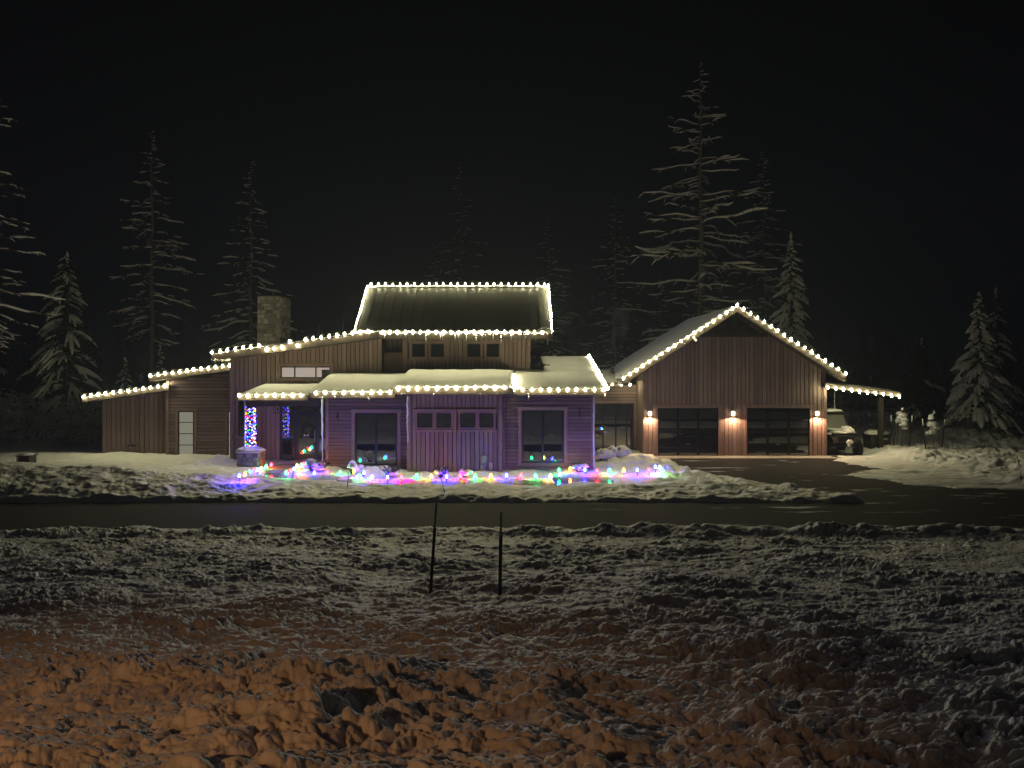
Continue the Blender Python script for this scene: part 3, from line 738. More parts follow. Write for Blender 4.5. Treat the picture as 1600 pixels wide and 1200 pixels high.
# ------------------------------------------------------------------ roof snow
def up(c, d): return [p+Vector((0,0,d)) for p in c]
snow_slab(up([r1a, r1b, r1b+Vector((0,6.9,0)), r1a+Vector((0,6.9,0))], -.02), .10, 'snow on the lowest shed roof at the far left', 1, ny=14)
snow_slab(up([r2a, r2b, r2b+Vector((0,6.9,0)), r2a+Vector((0,6.9,0))], -.02), .10, 'snow on the second shed roof from the left', 2, ny=14)
snow_slab(up([r3a, r3b-Vector((.3,0,0)), r3b+Vector((-.3,7.9,0)), r3a+Vector((0,7.9,0))], -.02), .10, 'snow on the tall shed roof below the chimney', 3, ny=14, nx=60)
snow_slab(pr, .06, 'snow on the low porch roof', 4)
snow_slab(roofA, .07, 'snow on the roof over the left lap sided bay', 5)
snow_slab(roofB, .12, 'thick snow on the roof of the proud middle bay', 6, nx=60)
snow_slab(roofC, .07, 'snow on the roof over the right lap sided bay', 7)
snow_slab(roofD, .07, 'snow on the roof rising behind the right bay', 8)
snow_slab(roofL, .08, 'snow on the roof of the glazed link', 9, nx=20)
snow_slab(gcl, .11, 'snow on the left slope of the garage roof', 10, nx=50, ny=30)
snow_slab([gcr[0], gcr[1], gcr[2], gcr[3]], .16, 'snow on the right slope of the garage roof', 11, nx=50, ny=30)
snow_slab(leanc, .10, 'snow on the lean-to roof right of the garage', 12, nx=24)
mb = MB(); mb.tube([(x, 34.5+R.uniform(-.02,.02), ur+.02+R.uniform(-.015,.02)) for x in np.linspace(uL, uR, 60)], .055, 6); solo('snow', mb, M['snow_fine'], 'thin snow along the ridge of the upper roof', kind='stuff', smooth=True)
mb = MB(); mb.tube([(x, 31.40+R.uniform(-.02,.02), ue+.02+R.uniform(-.02,.03)) for x in np.linspace(uL, uR, 80)], [R.uniform(.05,.085) for _ in range(80)], 6); solo('snow', mb, M['snow_fine'], 'thin snow rim along the upper roof eave', kind='stuff', smooth=True)
mb = MB(); mb.blob((1.35,31.5,ue+.05), (.35,.2,.16), 3); mb.blob((1.05,31.45,ue+.03), (.25,.16,.1), 4); solo('snow', mb, M['snow_fine'], 'small snow drift at the right eave corner of the upper roof', kind='stuff', smooth=True)
mb = MB(); mb.blob((-10.12,29.75,.83), (.52,.5,.16), 9, .15, 1.6, 16, 8, 0); solo('snow', mb, M['snow_fine'], 'snow cap on the stone pedestal', kind='stuff', smooth=True)
# icicles
mb = MB()
def icicles(x0, x1, y, z, n, lmax):
    for _ in range(n):
        x = R.uniform(x0, x1); L = lmax*R.random()**1.6+.04; r = .008+.02*L
        mb.lathe([(.001,-L),(r*.6,-L*.5),(r,0)], (x, y+R.uniform(-.02,.03), z), 5)
icicles(uL+1, uR-.05, 31.37, ue-.02, 70, .45); icicles(roofA[0].x, roofA[1].x, 28.47, ea-.15, 6, .15)
icicles(-4.3, 0, 27.87, eb-.18, 6, .15); icicles(.1, 3.5, 28.47, ec-.15, 4, .3); icicles(r3a.x, r3a.x+.3, 31.28, r3a.z-.2, 5, .3)
solo('icicles', mb, M['ice'], 'thin icicles hanging from the eaves of the house', kind='stuff', smooth=True)

# ------------------------------------------------------------------ LIGHT STRINGS
def bulb_mesh(name, material, r, seg=7, k=1.5):
    mb = MB(); mb.lathe([(.02*r,-k*r*1.15),(.55*r,-k*r*.8),(.95*r,-k*r*.15),(.85*r,k*r*.4),(.4*r,k*r*.72),(.3*r,k*r*.75)], seg=seg)
    return mb.mesh(name, material, smooth=True)
BM = bulb_mesh('bulb', M['bulb_warm'], .045)
def string(pts, label, sag=.02, jit=.012, pose=None, scale=1.0):
    pts = [Vector(p) for p in pts]
    s = root('light_string', tuple(pts[0]), label, 'string lights', 'warm white light strings on the roof edges')
    mb = MB(); wp = []
    for i, p in enumerate(pts):
        wp.append(p+Vector((0,0,.10)))
        if i < len(pts)-1: wp.append((p+pts[i+1])/2+Vector((0,0,.10-sag)))
    mb.tube(wp, .008, 4); part('wire', mb, M['black'], s)
    for i, p in enumerate(pts):
        q = p + Vector((R.uniform(-jit,jit), R.uniform(-jit,jit), R.uniform(-jit,jit)))
        sc = scale*R.uniform(.88,1.12)
        put('bulb', BM, s, q, (R.uniform(-.3,.3) + (pose or 0), R.uniform(-.3,.3), 0), (sc,sc,sc))
    return s
def lin(a, b, n): a = Vector(a); b = Vector(b); return [a.lerp(b, i/(n-1)) for i in range(n)]
o_ = Vector((0,-.07,0))
string(lin(P(580,448,34.5)+Vector((0,-.05,.10)), P(851,448,34.5)+Vector((0,-.05,.10)), 25), 'warm white bulb string along the ridge of the upper roof', pose=math.pi, scale=.72)
string(lin((uR+.06,31.5,ue+.06), (uR+.06,34.4,ur+.06), 14), 'warm white bulb string up the right end of the upper roof', scale=.9)
string(lin((uL-.03,31.6,ue+.12), (uL-.03,34.4,ur+.03), 15), 'warm white bulb string up the left end of the upper roof', scale=.7)
string(lin((PX(597,31.3),31.34,ue+.02), (PX(848,31.3),31.34,ue+.02), 22), 'warm white bulb string along the front eave of the upper roof', scale=1.1)
p3 = [P(331,550.5,31.25), *[P(331+12.2*i, 552-1.64*i-2, 31.25) for i in range(1,21)]]
for i in (7,8,9,11): p3[i] = p3[i]+Vector((0,-.03,-.19))
string(p3, 'warm white bulb string on the sloping roof edge below the chimney')
string(lin(P(235,586.5,33.05), P(359,570.5,33.05), 12), 'warm white bulb string on the second shed roof from the left')
string(lin(P(130,619.5,33.45), P(258,602.5,33.45), 12), 'warm white bulb string on the lowest shed roof at far left')
string(lin(P(373,618,28.69), P(470,617.5,28.69), 8), 'warm white bulb string along the porch eave above the entry')
string(lin(P(493,613.5,28.45), P(609,612.5,28.45), 9), 'warm white bulb string over the left bay window wall')
string(lin(P(622,606.5,27.85), P(788,605.5,27.85), 12), 'warm white bulb string along the eave of the proud middle bay', scale=1.1)
string(lin((.10,27.95,eb+.06), (.10,30.6,eb+.43), 5), 'short warm white bulb string up the right edge of the middle bay roof')
string(lin(P(803,609,28.45), P(943,608.5,28.45), 11), 'warm white bulb string along the eave of the right bay', scale=.95)
string(lin((3.56,28.5,ec+.05), (3.56,35.4,4.53+.04), 13), 'warm white bulb string up the right edge of the right bay roof')
string(lin(P(957,600.5,35.85), P(984,600.5,35.85), 3), 'three warm white bulbs on the eave of the glazed link', scale=.8)
string(lin(P(974,590.5,34.10), P(1145,482,34.10), 18), 'warm white bulb string up the left gable edge of the garage')
string(lin(P(1152,476,34.10), P(1321,583.5,34.10), 17), 'warm white bulb string down the right gable edge of the garage')
string(lin(P(1294,605,34.40), P(1405,619.5,34.40), 10), 'warm white bulb string on the lean-to roof right of garage')

# ------------------------------------------------------------------ coloured mini lights round the porch post
s = root('mini_light_wrap', (pcx, pcy, .82), 'coloured mini lights wound round the porch post on its stone pedestal', 'string lights')
mb = MB(); wp = []; MM = {}
for k in SC:
    q = MB(); q.lathe([(.004,-.026),(.021,-.008),(.021,.010),(.006,.026)], seg=6); MM[k] = q.mesh('mini_bulb', M['mini_'+k], smooth=True)
N = 210; order = ['blue','yellow','blue','green','white','blue','red','white','yellow','blue']
a = pw_+.025
for i in range(N+1):
    t = i/N*15*4; z = .86+1.62*i/N; sd = int(t) % 4; f = t-int(t); u = (f*2-1)*a
    wp.append((pcx+(u,a,-u,-a)[sd], pcy+(-a,u,a,-u)[sd], z))
mb.tube(wp, .006, 3); part('wire', mb, M['black'], s)
for i, p in enumerate(wp[:-1]):
    put('mini_bulb', MM[R.choice(order)], s, Vector(p)+Vector((R.uniform(-.02,.02), R.uniform(-.02,.02), R.uniform(-.05,.05))), (R.uniform(0,3), R.uniform(0,3), 0))

# ------------------------------------------------------------------ stake lights along the walk
STK = MB(); STK.tube([(0,0,-.22),(0,0,-.055)], .012, 5); STK.lathe([(.022,0),(.024,.05),(.018,.07)], (0,0,-.095), 6)
SM = STK.mesh('stake', M['plastic']); BMs = {k: bulb_mesh('bulb', M['bulb_'+k], .049, 8, 1.55) for k in SC}
for me in BMs.values(): me.transform(Matrix.Rotation(math.pi, 4, 'X'))
sets = {
 'on the left edge of the entry walk': [(374,744,'blue'),(382.5,741.5,'orange'),(390,738,'green'),(398,734.6,'red'),(403,734.5,'blue'),(408.5,733,'yellow'),(416,729,'green'),(424,726.5,'red')],
 'on the right edge of the entry walk': [(447,739,'green'),(454,736,'red'),(459,733,'blue'),(464.5,728.5,'yellow'),(470.6,727.5,'green'),(475,725,'red')],
 'by the snowy bed left of the left window': [(467.5,739.7,'orange'),(491,739,'blue'),(511,738.4,'red'),(531.6,738.7,'green'),(553,737,'orange'),(568.7,739,'blue')],
 'in the front row below the middle bay': [(561.6,744,'green'),(581,746,'orange'),(605.6,746,'blue'),(627,745.5,'red'),(651,744,'green'),(674,744.4,'orange'),(698,745,'blue'),(719,744.4,'red'),(742.5,744.4,'green'),(767,744,'orange'),(791.6,743.4,'blue'),(814,743.4,'red'),(837,744,'green'),(860,744.4,'yellow'),(874,742,'blue')],
 'in the row from right window to driveway': [(873.5,735,'green'),(891,733,'orange'),(914,734.6,'blue'),(933,736,'red'),(952.5,735.4,'green'),(974.6,735,'orange'),(995.6,735,'blue'),(1014.4,735.4,'red'),(1024,729.8,'blue'),(1030.7,731,'yellow'),(1034.5,735,'green')],
}
ORD = ['first','second','third','fourth','fifth','sixth']
for where, ls in sets.items():
    cnt = {}
    tot = {}
    for _, _, c in ls: tot[c] = tot.get(c, 0)+1
    for px, py, c in ls:
        D = (CZ-.24)*F/(py-HOR); p = P(px, py, D)
        for _ in range(4):
            g = gz(p.x, D); zb = max(.24, g+.2); D = (CZ-zb)*F/(py-HOR); p = P(px, py, D)
        k = cnt.get(c, 0); cnt[c] = k+1
        lab = (f'{ORD[k]} {c} stake light from the left {where}' if tot[c] > 1 else f'only {c} stake light {where}')
        st = root('stake_light', (p.x, D, p.z-.2), lab, 'stake light', 'coloured stake lights along the walk')
        put('stake', SM, st, p, (R.uniform(-.06,.06), R.uniform(-.06,.06), 0)); put('bulb', BMs[c], st, p, (R.uniform(-.1,.1), R.uniform(-.1,.1), R.random()*3))

# ------------------------------------------------------------------ small things on and round the house
x, D = PX(757,yB), yB-.04
mt = root('electric_meter', (x, D, .1), 'grey electric meter box with pipes on the middle bay', 'meter')
mb = MB(); mb.box(x-.10, x+.09, D-.14, D, PZ(722,D), PZ(711,D)); part('meter_box', mb, M['grey'], mt)
mb = MB(); mb.tube([(x,D-.06,PZ(722,D)),(x,D-.06,0)], .03, 6); mb.tube([(x+.24,D-.05,0),(x+.24,D-.05,PZ(732,D)),(x+.22,D-.05,PZ(718,D))], .028, 6); mb.box(x-.14, x-.04, D-.1, D, PZ(735,D), PZ(726,D)); mb.box(x+.17, x+.31, D-.1, D, PZ(731,D), PZ(722,D)); part('pipe', mb, M['grey'], mt)
x = PX(206,34.06); hb = root('hose_bib', (x,34.0,.1), 'small pipe and faucet low on the far left board wall', 'faucet')
mb = MB(); mb.tube([(x,33.98,.05),(x,33.98,.42),(x-.02,33.94,.55)], .04, 6); part('pipe', mb, M['grey'], hb)
mb = MB(); mb.box(x-.12, x+.14, 33.92, 34.04, .52, .6); mb.tube([(x+.1,33.9,.56),(x+.35,33.92,.6)], .02, 5); part('valve', mb, M['dark'], hb)
x = PX(528,yA); mb = MB(); mb.tube([(x,yA-.09,PZ(644,yA)),(x+.02,yA-.09,PZ(657,yA))], .018, 5); mb.tube([(x,yA-.05,PZ(648,yA)),(x-.03,yA-.2,PZ(652,yA))], .014, 5); mb.box(x-.02, x+.02, yA-.06, yA-.03, PZ(652,yA), PZ(645,yA))
solo('wall_hook', mb, M['black'], 'black iron hook on lap siding left of the left window', 'hook')
x = PX(905.5,yA); mb = MB(); mb.box(x-.018, x+.018, yA-.075, yA-.045, PZ(652,yA), PZ(637.5,yA)); mb.box(x-.03, x+.03, yA-.085, yA-.04, PZ(639,yA), PZ(637,yA))
solo('wall_thermometer', mb, M['black'], 'slim black thermometer on lap siding right of the right window', 'thermometer')
# pendant lanterns under the porch roof
for px, where in ((433.5,'left of the entry door'), (489,'in front of the entry door')):
    D = 30.6; x = PX(px,D); zt, zb = PZ(633,D), PZ(645,D); h = .13
    ln = root('pendant_lantern', (x,D,zb), f'black open frame lantern hanging from porch ceiling {where}', 'lantern', 'lanterns under the porch roof')
    mb = MB()
    for sx in (-1,1):
        for sy in (-1,1): mb.box(x+sx*h-.009, x+sx*h+.009, D+sy*h-.009, D+sy*h+.009, zb, zt)
    for z in (zb, zt):
        for s_ in (-1,1): mb.box(x-h-.01, x+h+.01, D+s_*h-.011, D+s_*h+.011, z-.011, z+.011); mb.box(x+s_*h-.0105, x+s_*h+.0105, D-h, D+h, z-.0112, z+.0112)
    part('frame', mb, M['black'], ln)
    mb = MB(); mb.tube([(x,D,zt),(x,D,2.95)], .008, 5); part('rod', mb, M['black'], ln)
    mb = MB(); mb.lathe([(.012,0),(.03,.03),(.03,.09),(.012,.13)], (x,D,zb+.08), 8); part('lamp', mb, M['lantern_glass'], ln, True)
# wreath on the door
wc = Vector((PX(479.5,31.9), 31.87, PZ(672.5,31.9)))
wr = root('door_wreath', tuple(wc-Vector((0,0,.3))), 'dark green round wreath on the glass entry door', 'wreath')
mb = MB()
for i in range(150):
    a = R.random()*6.283; r = .21+R.uniform(-.05,.05); p = wc+Vector((r*math.cos(a), R.uniform(-.04,.0), r*math.sin(a)))
    d = Vector((math.cos(a+R.uniform(-1.3,1.3)), R.uniform(-.5,0), math.sin(a+R.uniform(-1.3,1.3))))*.09; q = Vector((d.z,0,-d.x))*.13
    mb.poly([p-q, p+d, p+q])
part('greenery', mb, M['needles'], wr, kind='stuff')
mb = MB(); mb.lathe([(.03,0),(.03,.02)], tuple(wc+Vector((0,-.05,-.2))), 6, 'y'); mb.poly([wc+Vector((.0,-.06,-.2)), wc+Vector((.12,-.06,-.12)), wc+Vector((.1,-.06,-.26))]); mb.poly([wc+Vector((.0,-.06,-.2)), wc+Vector((-.12,-.06,-.26)), wc+Vector((-.1,-.06,-.12))])
part('bow', mb, M['white_paint'], wr)
# driveway marker rods in the foreground snow
for i, (pt, pb, D, lab) in enumerate((((682,786),(673,921),10.7,'thin dark marker rod leaning right in the snow, the left one of two'), ((783,800),(781,936),10.3,'upright dark marker rod in the foreground snow, the right one of two'))):
    a = P(*pb, D); b = P(*pt, D+.2); a2 = a+(a-b).normalized()*.25
    mk = root('marker_rod', tuple(a), lab, 'marker rod', 'driveway marker rods in the snow')
    mb = MB(); mb.tube([a2, a.lerp(b,.72)], .022 if i == 0 else .024, 7); part('rod', mb, M['fibre'], mk)
    mb = MB(); mb.tube([a.lerp(b,.72), b], .016, 7); part('tip', mb, M['orange_rod'] if 0 else M['grey'], mk)
# far-left marker and snow-topped utility box
D = 28.4; x = PX(35,D); gzz = gz(x,D)
ub = root('utility_box', (x,D,gzz), 'low dark utility box under a flat snow cap at the far left', 'utility box')
zt = PZ(711.5, D); mb = MB(); mb.box(x-.22, x+.24, D, D+.45, zt-.55, zt-.04); part('box', mb, M['dark'], ub)
mb = MB(); mb.box(x-.26, x+.28, D-.03, D+.5, zt-.039, zt-.01); part('lid', mb, M['dark'], ub)
mb = MB(); mb.blob((x,D+.2,zt-.01), (.28,.26,.09), 5, .15, 2, 12, 6, 0); solo('snow', mb, M['snow_fine'], 'flat snow cap on the utility box at the far left', kind='stuff', smooth=True)
D = 27.2; a = P(27.5, 733, D); b = P(27.5, 713, D); mb = MB(); mb.tube([a-Vector((0,0,.25)), b], .014, 6); solo('marker_rod', mb, M['orange_rod'], 'short orange marker rod near the utility box at far left', 'marker rod')
# sticks poking out of the snow
for pts, D, lab in ((((678,710),(686,735),(696,776)),24.0,'thin bare leaning sapling stem in the snow before the middle bay'), (((1589,712),(1593,730),(1597,752)),27.0,'dark bent stick poking from the snow at the far right'), (((545,733),(544,748),(542,768)),24.6,'thin bare upright stem in the snow before the left window')):
    mb = MB(); q = [P(a, b, D) for a, b in pts]; q.append(q[-1]-Vector((0,0,.2))); mb.tube(q, [.006,.010,.014,.014], 5)
    for _ in range(3):
        t = R.random(); c = q[0].lerp(q[1], t); mb.tube([c, c+Vector((R.uniform(-.15,.15),0,R.uniform(.08,.2)))], [.007,.003], 4)
    solo('bare_sapling', mb, M['twig'], lab, 'stem')

# snow-laden shrubs: twigs with lumps of snow on them
def shrub(x, y, h, r, seed, label, n=26, caps=5, name='snowy_shrub', capr=.16, green=False, zb=None):
    rr = random.Random(seed); z0 = gz(x,y)-.05 if zb is None else zb
    s = root(name, (x,y,z0), label, 'shrub', 'snow covered shrubs by the house')
    mb = MB()
    for _ in range(n):
        a = rr.random()*6.283; k = rr.uniform(.5,1); tip = Vector((x+r*k*math.cos(a), y+r*k*math.sin(a), z0+h*rr.uniform(.6,1.0)))
        mid = Vector((x,y,z0)).lerp(tip, .5)+Vector((rr.uniform(-.06,.06), rr.uniform(-.06,.06), h*.1))
        mb.tube([(x+.05*math.cos(a),y+.05*math.sin(a),z0), mid, tip], [.014,.010,.004], 4)
        for _ in range(5):
            t = rr.random(); p = mid.lerp(tip, t); d = Vector((rr.uniform(-1,1), rr.uniform(-1,1), rr.uniform(-.1,.8)))*.14
            if green:
                q = Vector((d.y,-d.x,.02))*.3; mb.poly([p, p+d*.5+q, p+d, p+d*.5-q])
            else: mb.tube([p, p+d], [.006,.002], 3)
    part('stems', mb, M['needles'] if green else M['twig'], s, kind='stuff')
    mb = MB()
    for i in range(caps):
        a = rr.random()*6.283; k = rr.uniform(0,.75); c = (x+r*k*math.cos(a), y+r*k*math.sin(a), z0+h*rr.uniform(.35,.8)*(1-.3*k))
        mb.blob(c, (capr*rr.uniform(.7,1.5), capr*rr.uniform(.7,1.3), capr*rr.uniform(.5,.9)), seed*9+i, .35, 2.2, 10, 7, -.5)
    part('snow_cap', mb, M['snow_fine'], s, True)
    return s
def at(px, py, z=.1):
    D = (CZ-z)*F/(py-HOR); return PX(px, D), D
for i, (px, py, h, r, lab) in enumerate(((940,724,.55,.38,'snow covered shrub under the link window, next to the wing corner'), (957,722,.42,.34,'low snow covered shrub under the middle of the link window'), (972,721,.62,.38,'tallest round snow covered shrub under the link window'),
        (487,741,.55,.36,'snow covered shrub at the right side of the entry walk'), (502,741,.45,.3,'small snowy shrub left of the ice covered rain chain'), (552,744,.5,.3,'small shrub with snow tufts before the left window'), (611,747,.45,.4,'low snowy shrub right below the left window'), (727,748,.4,.25,'small snowy shrub in bed left of the electric meter'), (689,748,.38,.28,'small snowy shrub below the left pair of small windows'), (905,738,.42,.28,'small snowy shrub right of the right window'))):
    x, y = at(px, py); shrub(x, y, h, r, 50+i, lab, caps=11 if i < 3 else 7, capr=.21 if i < 3 else .14, green=i % 2 == 0)

# ------------------------------------------------------------------ yard at the right: side-by-side buggy, bin, caged saplings
ux, uyf = 15.1, 34.75
bug = root('utility_buggy', (ux, uyf+1.4, 0), 'black off road buggy with snow on roof and hood under the lean-to', 'buggy')
def sub(pt, name, mb, m_, smooth=False): return part(name, mb, m_, pt, smooth)
mb = MB()   # chassis tub
mb.hexa([(ux-.55,uyf+.25,.42),(ux+.55,uyf+.25,.42),(ux+.6,uyf+.55,.82),(ux-.6,uyf+.55,.82)], [(ux-.62,uyf+2.7,.40),(ux+.62,uyf+2.7,.40),(ux+.66,uyf+2.7,.92),(ux-.66,uyf+2.7,.92)])
part('body', mb, M['plastic'], bug)
mb = MB(); mb.hexa([(ux-.48,uyf+.08,.72),(ux+.48,uyf+.08,.72),(ux+.44,uyf+.10,.92),(ux-.44,uyf+.10,.92)], [(ux-.62,uyf+1.0,.80),(ux+.62,uyf+1.0,.80),(ux+.58,uyf+1.0,1.14),(ux-.58,uyf+1.0,1.14)]); hood = part('hood', mb, M['paint'], bug)
mb = MB()
for k in range(5): mb.box(ux-.26, ux+.26, uyf+.03, uyf+.06, .62+k*.045, .64+k*.045)
mb.box(ux-.28, ux+.28, uyf+.06, uyf+.09, .58, .86); part('grille', mb, M['black'], bug)
for s_ in (-1,1):
    mb = MB(); mb.hexa([(ux+s_*.30,uyf+.05,.74),(ux+s_*.50,uyf+.12,.77),(ux+s_*.48,uyf+.13,.88),(ux+s_*.32,uyf+.06,.84)], [(ux+s_*.30,uyf+.15,.74),(ux+s_*.50,uyf+.2,.77),(ux+s_*.48,uyf+.2,.88),(ux+s_*.32,uyf+.15,.84)]); part('headlight', mb, M['lantern_glass'], bug)
    mb = MB(); pts = [(ux+s_*.47,uyf-.02+.0,.62),(ux+s_*.60,uyf+.10,.86),(ux+s_*.74,uyf+.42,.96),(ux+s_*.76,uyf+.8,.82)]
    for a, b in zip(pts[:-1], pts[1:]): mb.hexa([(a[0]-.16*s_*1,a[1],a[2]),(a[0]+.02*s_,a[1],a[2]),(a[0]+.02*s_,a[1],a[2]-.03),(a[0]-.16*s_,a[1],a[2]-.03)], [(b[0]-.16*s_,b[1],b[2]),(b[0]+.02*s_,b[1],b[2]),(b[0]+.02*s_,b[1],b[2]-.03),(b[0]-.16*s_,b[1],b[2]-.03)])
    part('fender', mb, M['plastic'], bug)
    # A-arm and shock
    mb = MB(); mb.tube([(ux+s_*.25,uyf+.35,.42),(ux+s_*.62,uyf+.42,.34)], .03, 6); mb.tube([(ux+s_*.25,uyf+.35,.78),(ux+s_*.52,uyf+.40,.40)], .045, 7); part('suspension', mb, M['grey'], bug)
    mb = MB(); mb.tube([(ux+s_*.58,uyf+.95,1.1),(ux+s_*.55,uyf+1.45,1.86),(ux+s_*.55,uyf+2.35,1.84),(ux+s_*.62,uyf+2.6,.9)], .03, 7); part('roll_bar', mb, M['black'], bug)
    mb = MB(); mb.tube([(ux+s_*.6,uyf+1.0,1.15),(ux+s_*.80,uyf+.95,1.25)], .012, 5); mb.blob((ux+s_*.82,uyf+.95,1.27), (.08,.03,.06), 2, 0, 1, 8, 6, -1); part('mirror', mb, M['plastic'], bug)
    mb = MB(); mb.box(ux+s_*.32-.22, ux+s_*.32+.22, uyf+1.75, uyf+2.15, .75, .9); mb.hexa([(ux+s_*.32-.21,uyf+2.1,.9),(ux+s_*.32+.21,uyf+2.1,.9),(ux+s_*.32+.21,uyf+2.25,.9),(ux+s_*.32-.21,uyf+2.25,.9)], [(ux+s_*.32-.17,uyf+2.25,1.5),(ux+s_*.32+.17,uyf+2.25,1.5),(ux+s_*.32+.17,uyf+2.36,1.5),(ux+s_*.32-.17,uyf+2.36,1.5)]); part('seat', mb, M['rubber'], bug)
    for yy in (uyf+.42, uyf+2.25):
        x0 = ux+s_*.60; mb = MB(); L = .26*s_
        mb.lathe([(.19,0),(.29,.01),(.335,.06),(.34,.13),(.335,.20),(.29,.25),(.19,.26)], (x0 if s_ > 0 else x0-.26, yy, .33), 20, 'x')
        for k in range(20):
            a = 2*math.pi*k/20; c = Vector((0, math.cos(a), math.sin(a))); t = Vector((0,-math.sin(a),math.cos(a)))*.03
            xa, xb2 = (x0+.02, x0+.24) if s_ > 0 else (x0-.24, x0-.02); o1 = Vector((0,yy,.33))+c*.33; o2 = Vector((0,yy,.33))+c*.36
            mb.hexa([Vector((xa,0,0))+o1-t, Vector((xb2,0,0))+o1-t, Vector((xb2,0,0))+o1+t, Vector((xa,0,0))+o1+t], [Vector((xa,0,0))+o2-t*.7, Vector((xb2,0,0))+o2-t*.7, Vector((xb2,0,0))+o2+t*.7, Vector((xa,0,0))+o2+t*.7])
        wh = part('wheel', mb, M['rubber'], bug)
        mb = MB(); mb.lathe([(.18,-.02),(.18,.03),(.06,.05),(.05,-.02)], (x0+(.22 if s_ > 0 else -.25), yy, .33), 14, 'x'); part('rim', mb, M['dark'], wh)
mb = MB(); mb.tube([(ux-.40,uyf-.02,.45),(ux-.36,uyf-.1,.66),(ux+.36,uyf-.1,.66),(ux+.40,uyf-.02,.45)], .028, 7); mb.tube([(ux-.3,uyf-.08,.50),(ux+.3,uyf-.08,.50)], .026, 7); part('bumper', mb, M['black'], bug)
mb = MB(); mb.hexa([(ux-.60,uyf+1.30,1.88),(ux+.60,uyf+1.30,1.88),(ux+.60,uyf+2.5,1.88),(ux-.60,uyf+2.5,1.88)], [(ux-.54,uyf+1.36,1.95),(ux+.54,uyf+1.36,1.95),(ux+.54,uyf+2.44,1.95),(ux-.54,uyf+2.44,1.95)]); part('roof', mb, M['plastic'], bug)
wsb = [(ux-.56,uyf+.98,1.16),(ux+.56,uyf+.98,1.16),(ux+.52,uyf+1.40,1.84),(ux-.52,uyf+1.40,1.84)]
mb = MB()
for i in range(4): mb.tube([wsb[i], wsb[(i+1)%4]], .035, 6)
ws = part('windshield', mb, M['black'], bug)
mb = MB(); mb.hexa([Vector(p)+Vector((0,.02,0)) for p in wsb], [Vector(p)+Vector((0,.03,.004)) for p in wsb]); part('pane', mb, mat('frosted_glass', (.13,.13,.12), .3), ws)
mb = MB(); mb.tube([(ux+.5,uyf+2.4,1.6),(ux+.5,uyf+2.4,2.95)], .018, 6); part('whip_pole', mb, M['white_paint'], bug)
mb = MB(); mb.blob((ux,uyf+1.85,1.96), (.62,.64,.13), 21, .12, 1.5, 18, 8, 0); solo('snow', mb, M['snow_fine'], 'snow lying on the roof of the buggy', kind='stuff', smooth=True)
mb = MB(); mb.blob((ux+.30,uyf+.55,1.03), (.34,.36,.30), 22, .3, 2, 16, 9, 0); mb.blob((ux-.05,uyf+.5,1.02), (.46,.32,.12), 23, .3, 2, 16, 8, 0); mb.blob((ux+.14,uyf-.11,.66), (.16,.05,.10), 24, .5, 3, 12, 8, -1); mb.blob((ux+.10,uyf-.11,.52), (.08,.05,.10), 25, .5, 3, 10, 7, -1); mb.blob((ux-.62,uyf+.4,.98), (.13,.2,.06), 26); mb.tube([wsb[0], Vector(wsb[0]).lerp(Vector(wsb[1]),.5)+Vector((0,-.04,-.02)), wsb[1]], [.06,.05,.07], 7)
solo('snow', mb, M['snow_fine'], 'snow heaped on the hood and bumper of the buggy', kind='stuff', smooth=True)
# bin with a snow lid
x, y = at(1376, 706, .05); bn = root('storage_bin', (x,y,0), 'dark square storage bin with thick snow on its lid, beside the buggy', 'bin')
mb = MB(); mb.hexa([(x-.43,y,.02),(x+.43,y,.02),(x+.43,y+.8,.02),(x-.43,y+.8,.02)], [(x-.47,y-.03,.8),(x+.47,y-.03,.8),(x+.47,y+.83,.8),(x-.47,y+.83,.8)]); bb = part('box', mb, M['dark'], bn)
mb = MB(); mb.box(x-.51, x+.51, y-.07, y+.87, .80, .86); part('lid', mb, M['plastic'], bn)
mb = MB(); mb.box(x-.1, x+.34, y-.055, y-.02, .60, .64); part('handle', mb, M['grey'], bn)
for k in range(3):
    mb = MB(); mb.box(x-.33+k*.29, x-.28+k*.29, y-.035, y-.005, .08, .76); part('rib', mb, M['plastic'], bn)
mb = MB(); mb.blob((x,y+.4,.86), (.58,.52,.20), 31, .2, 2, 18, 8, 0); mb.blob((x+.12,y-.05,.65), (.2,.05,.05), 32); solo('snow', mb, M['snow_fine'], 'thick snow on the lid of the storage bin', kind='stuff', smooth=True)
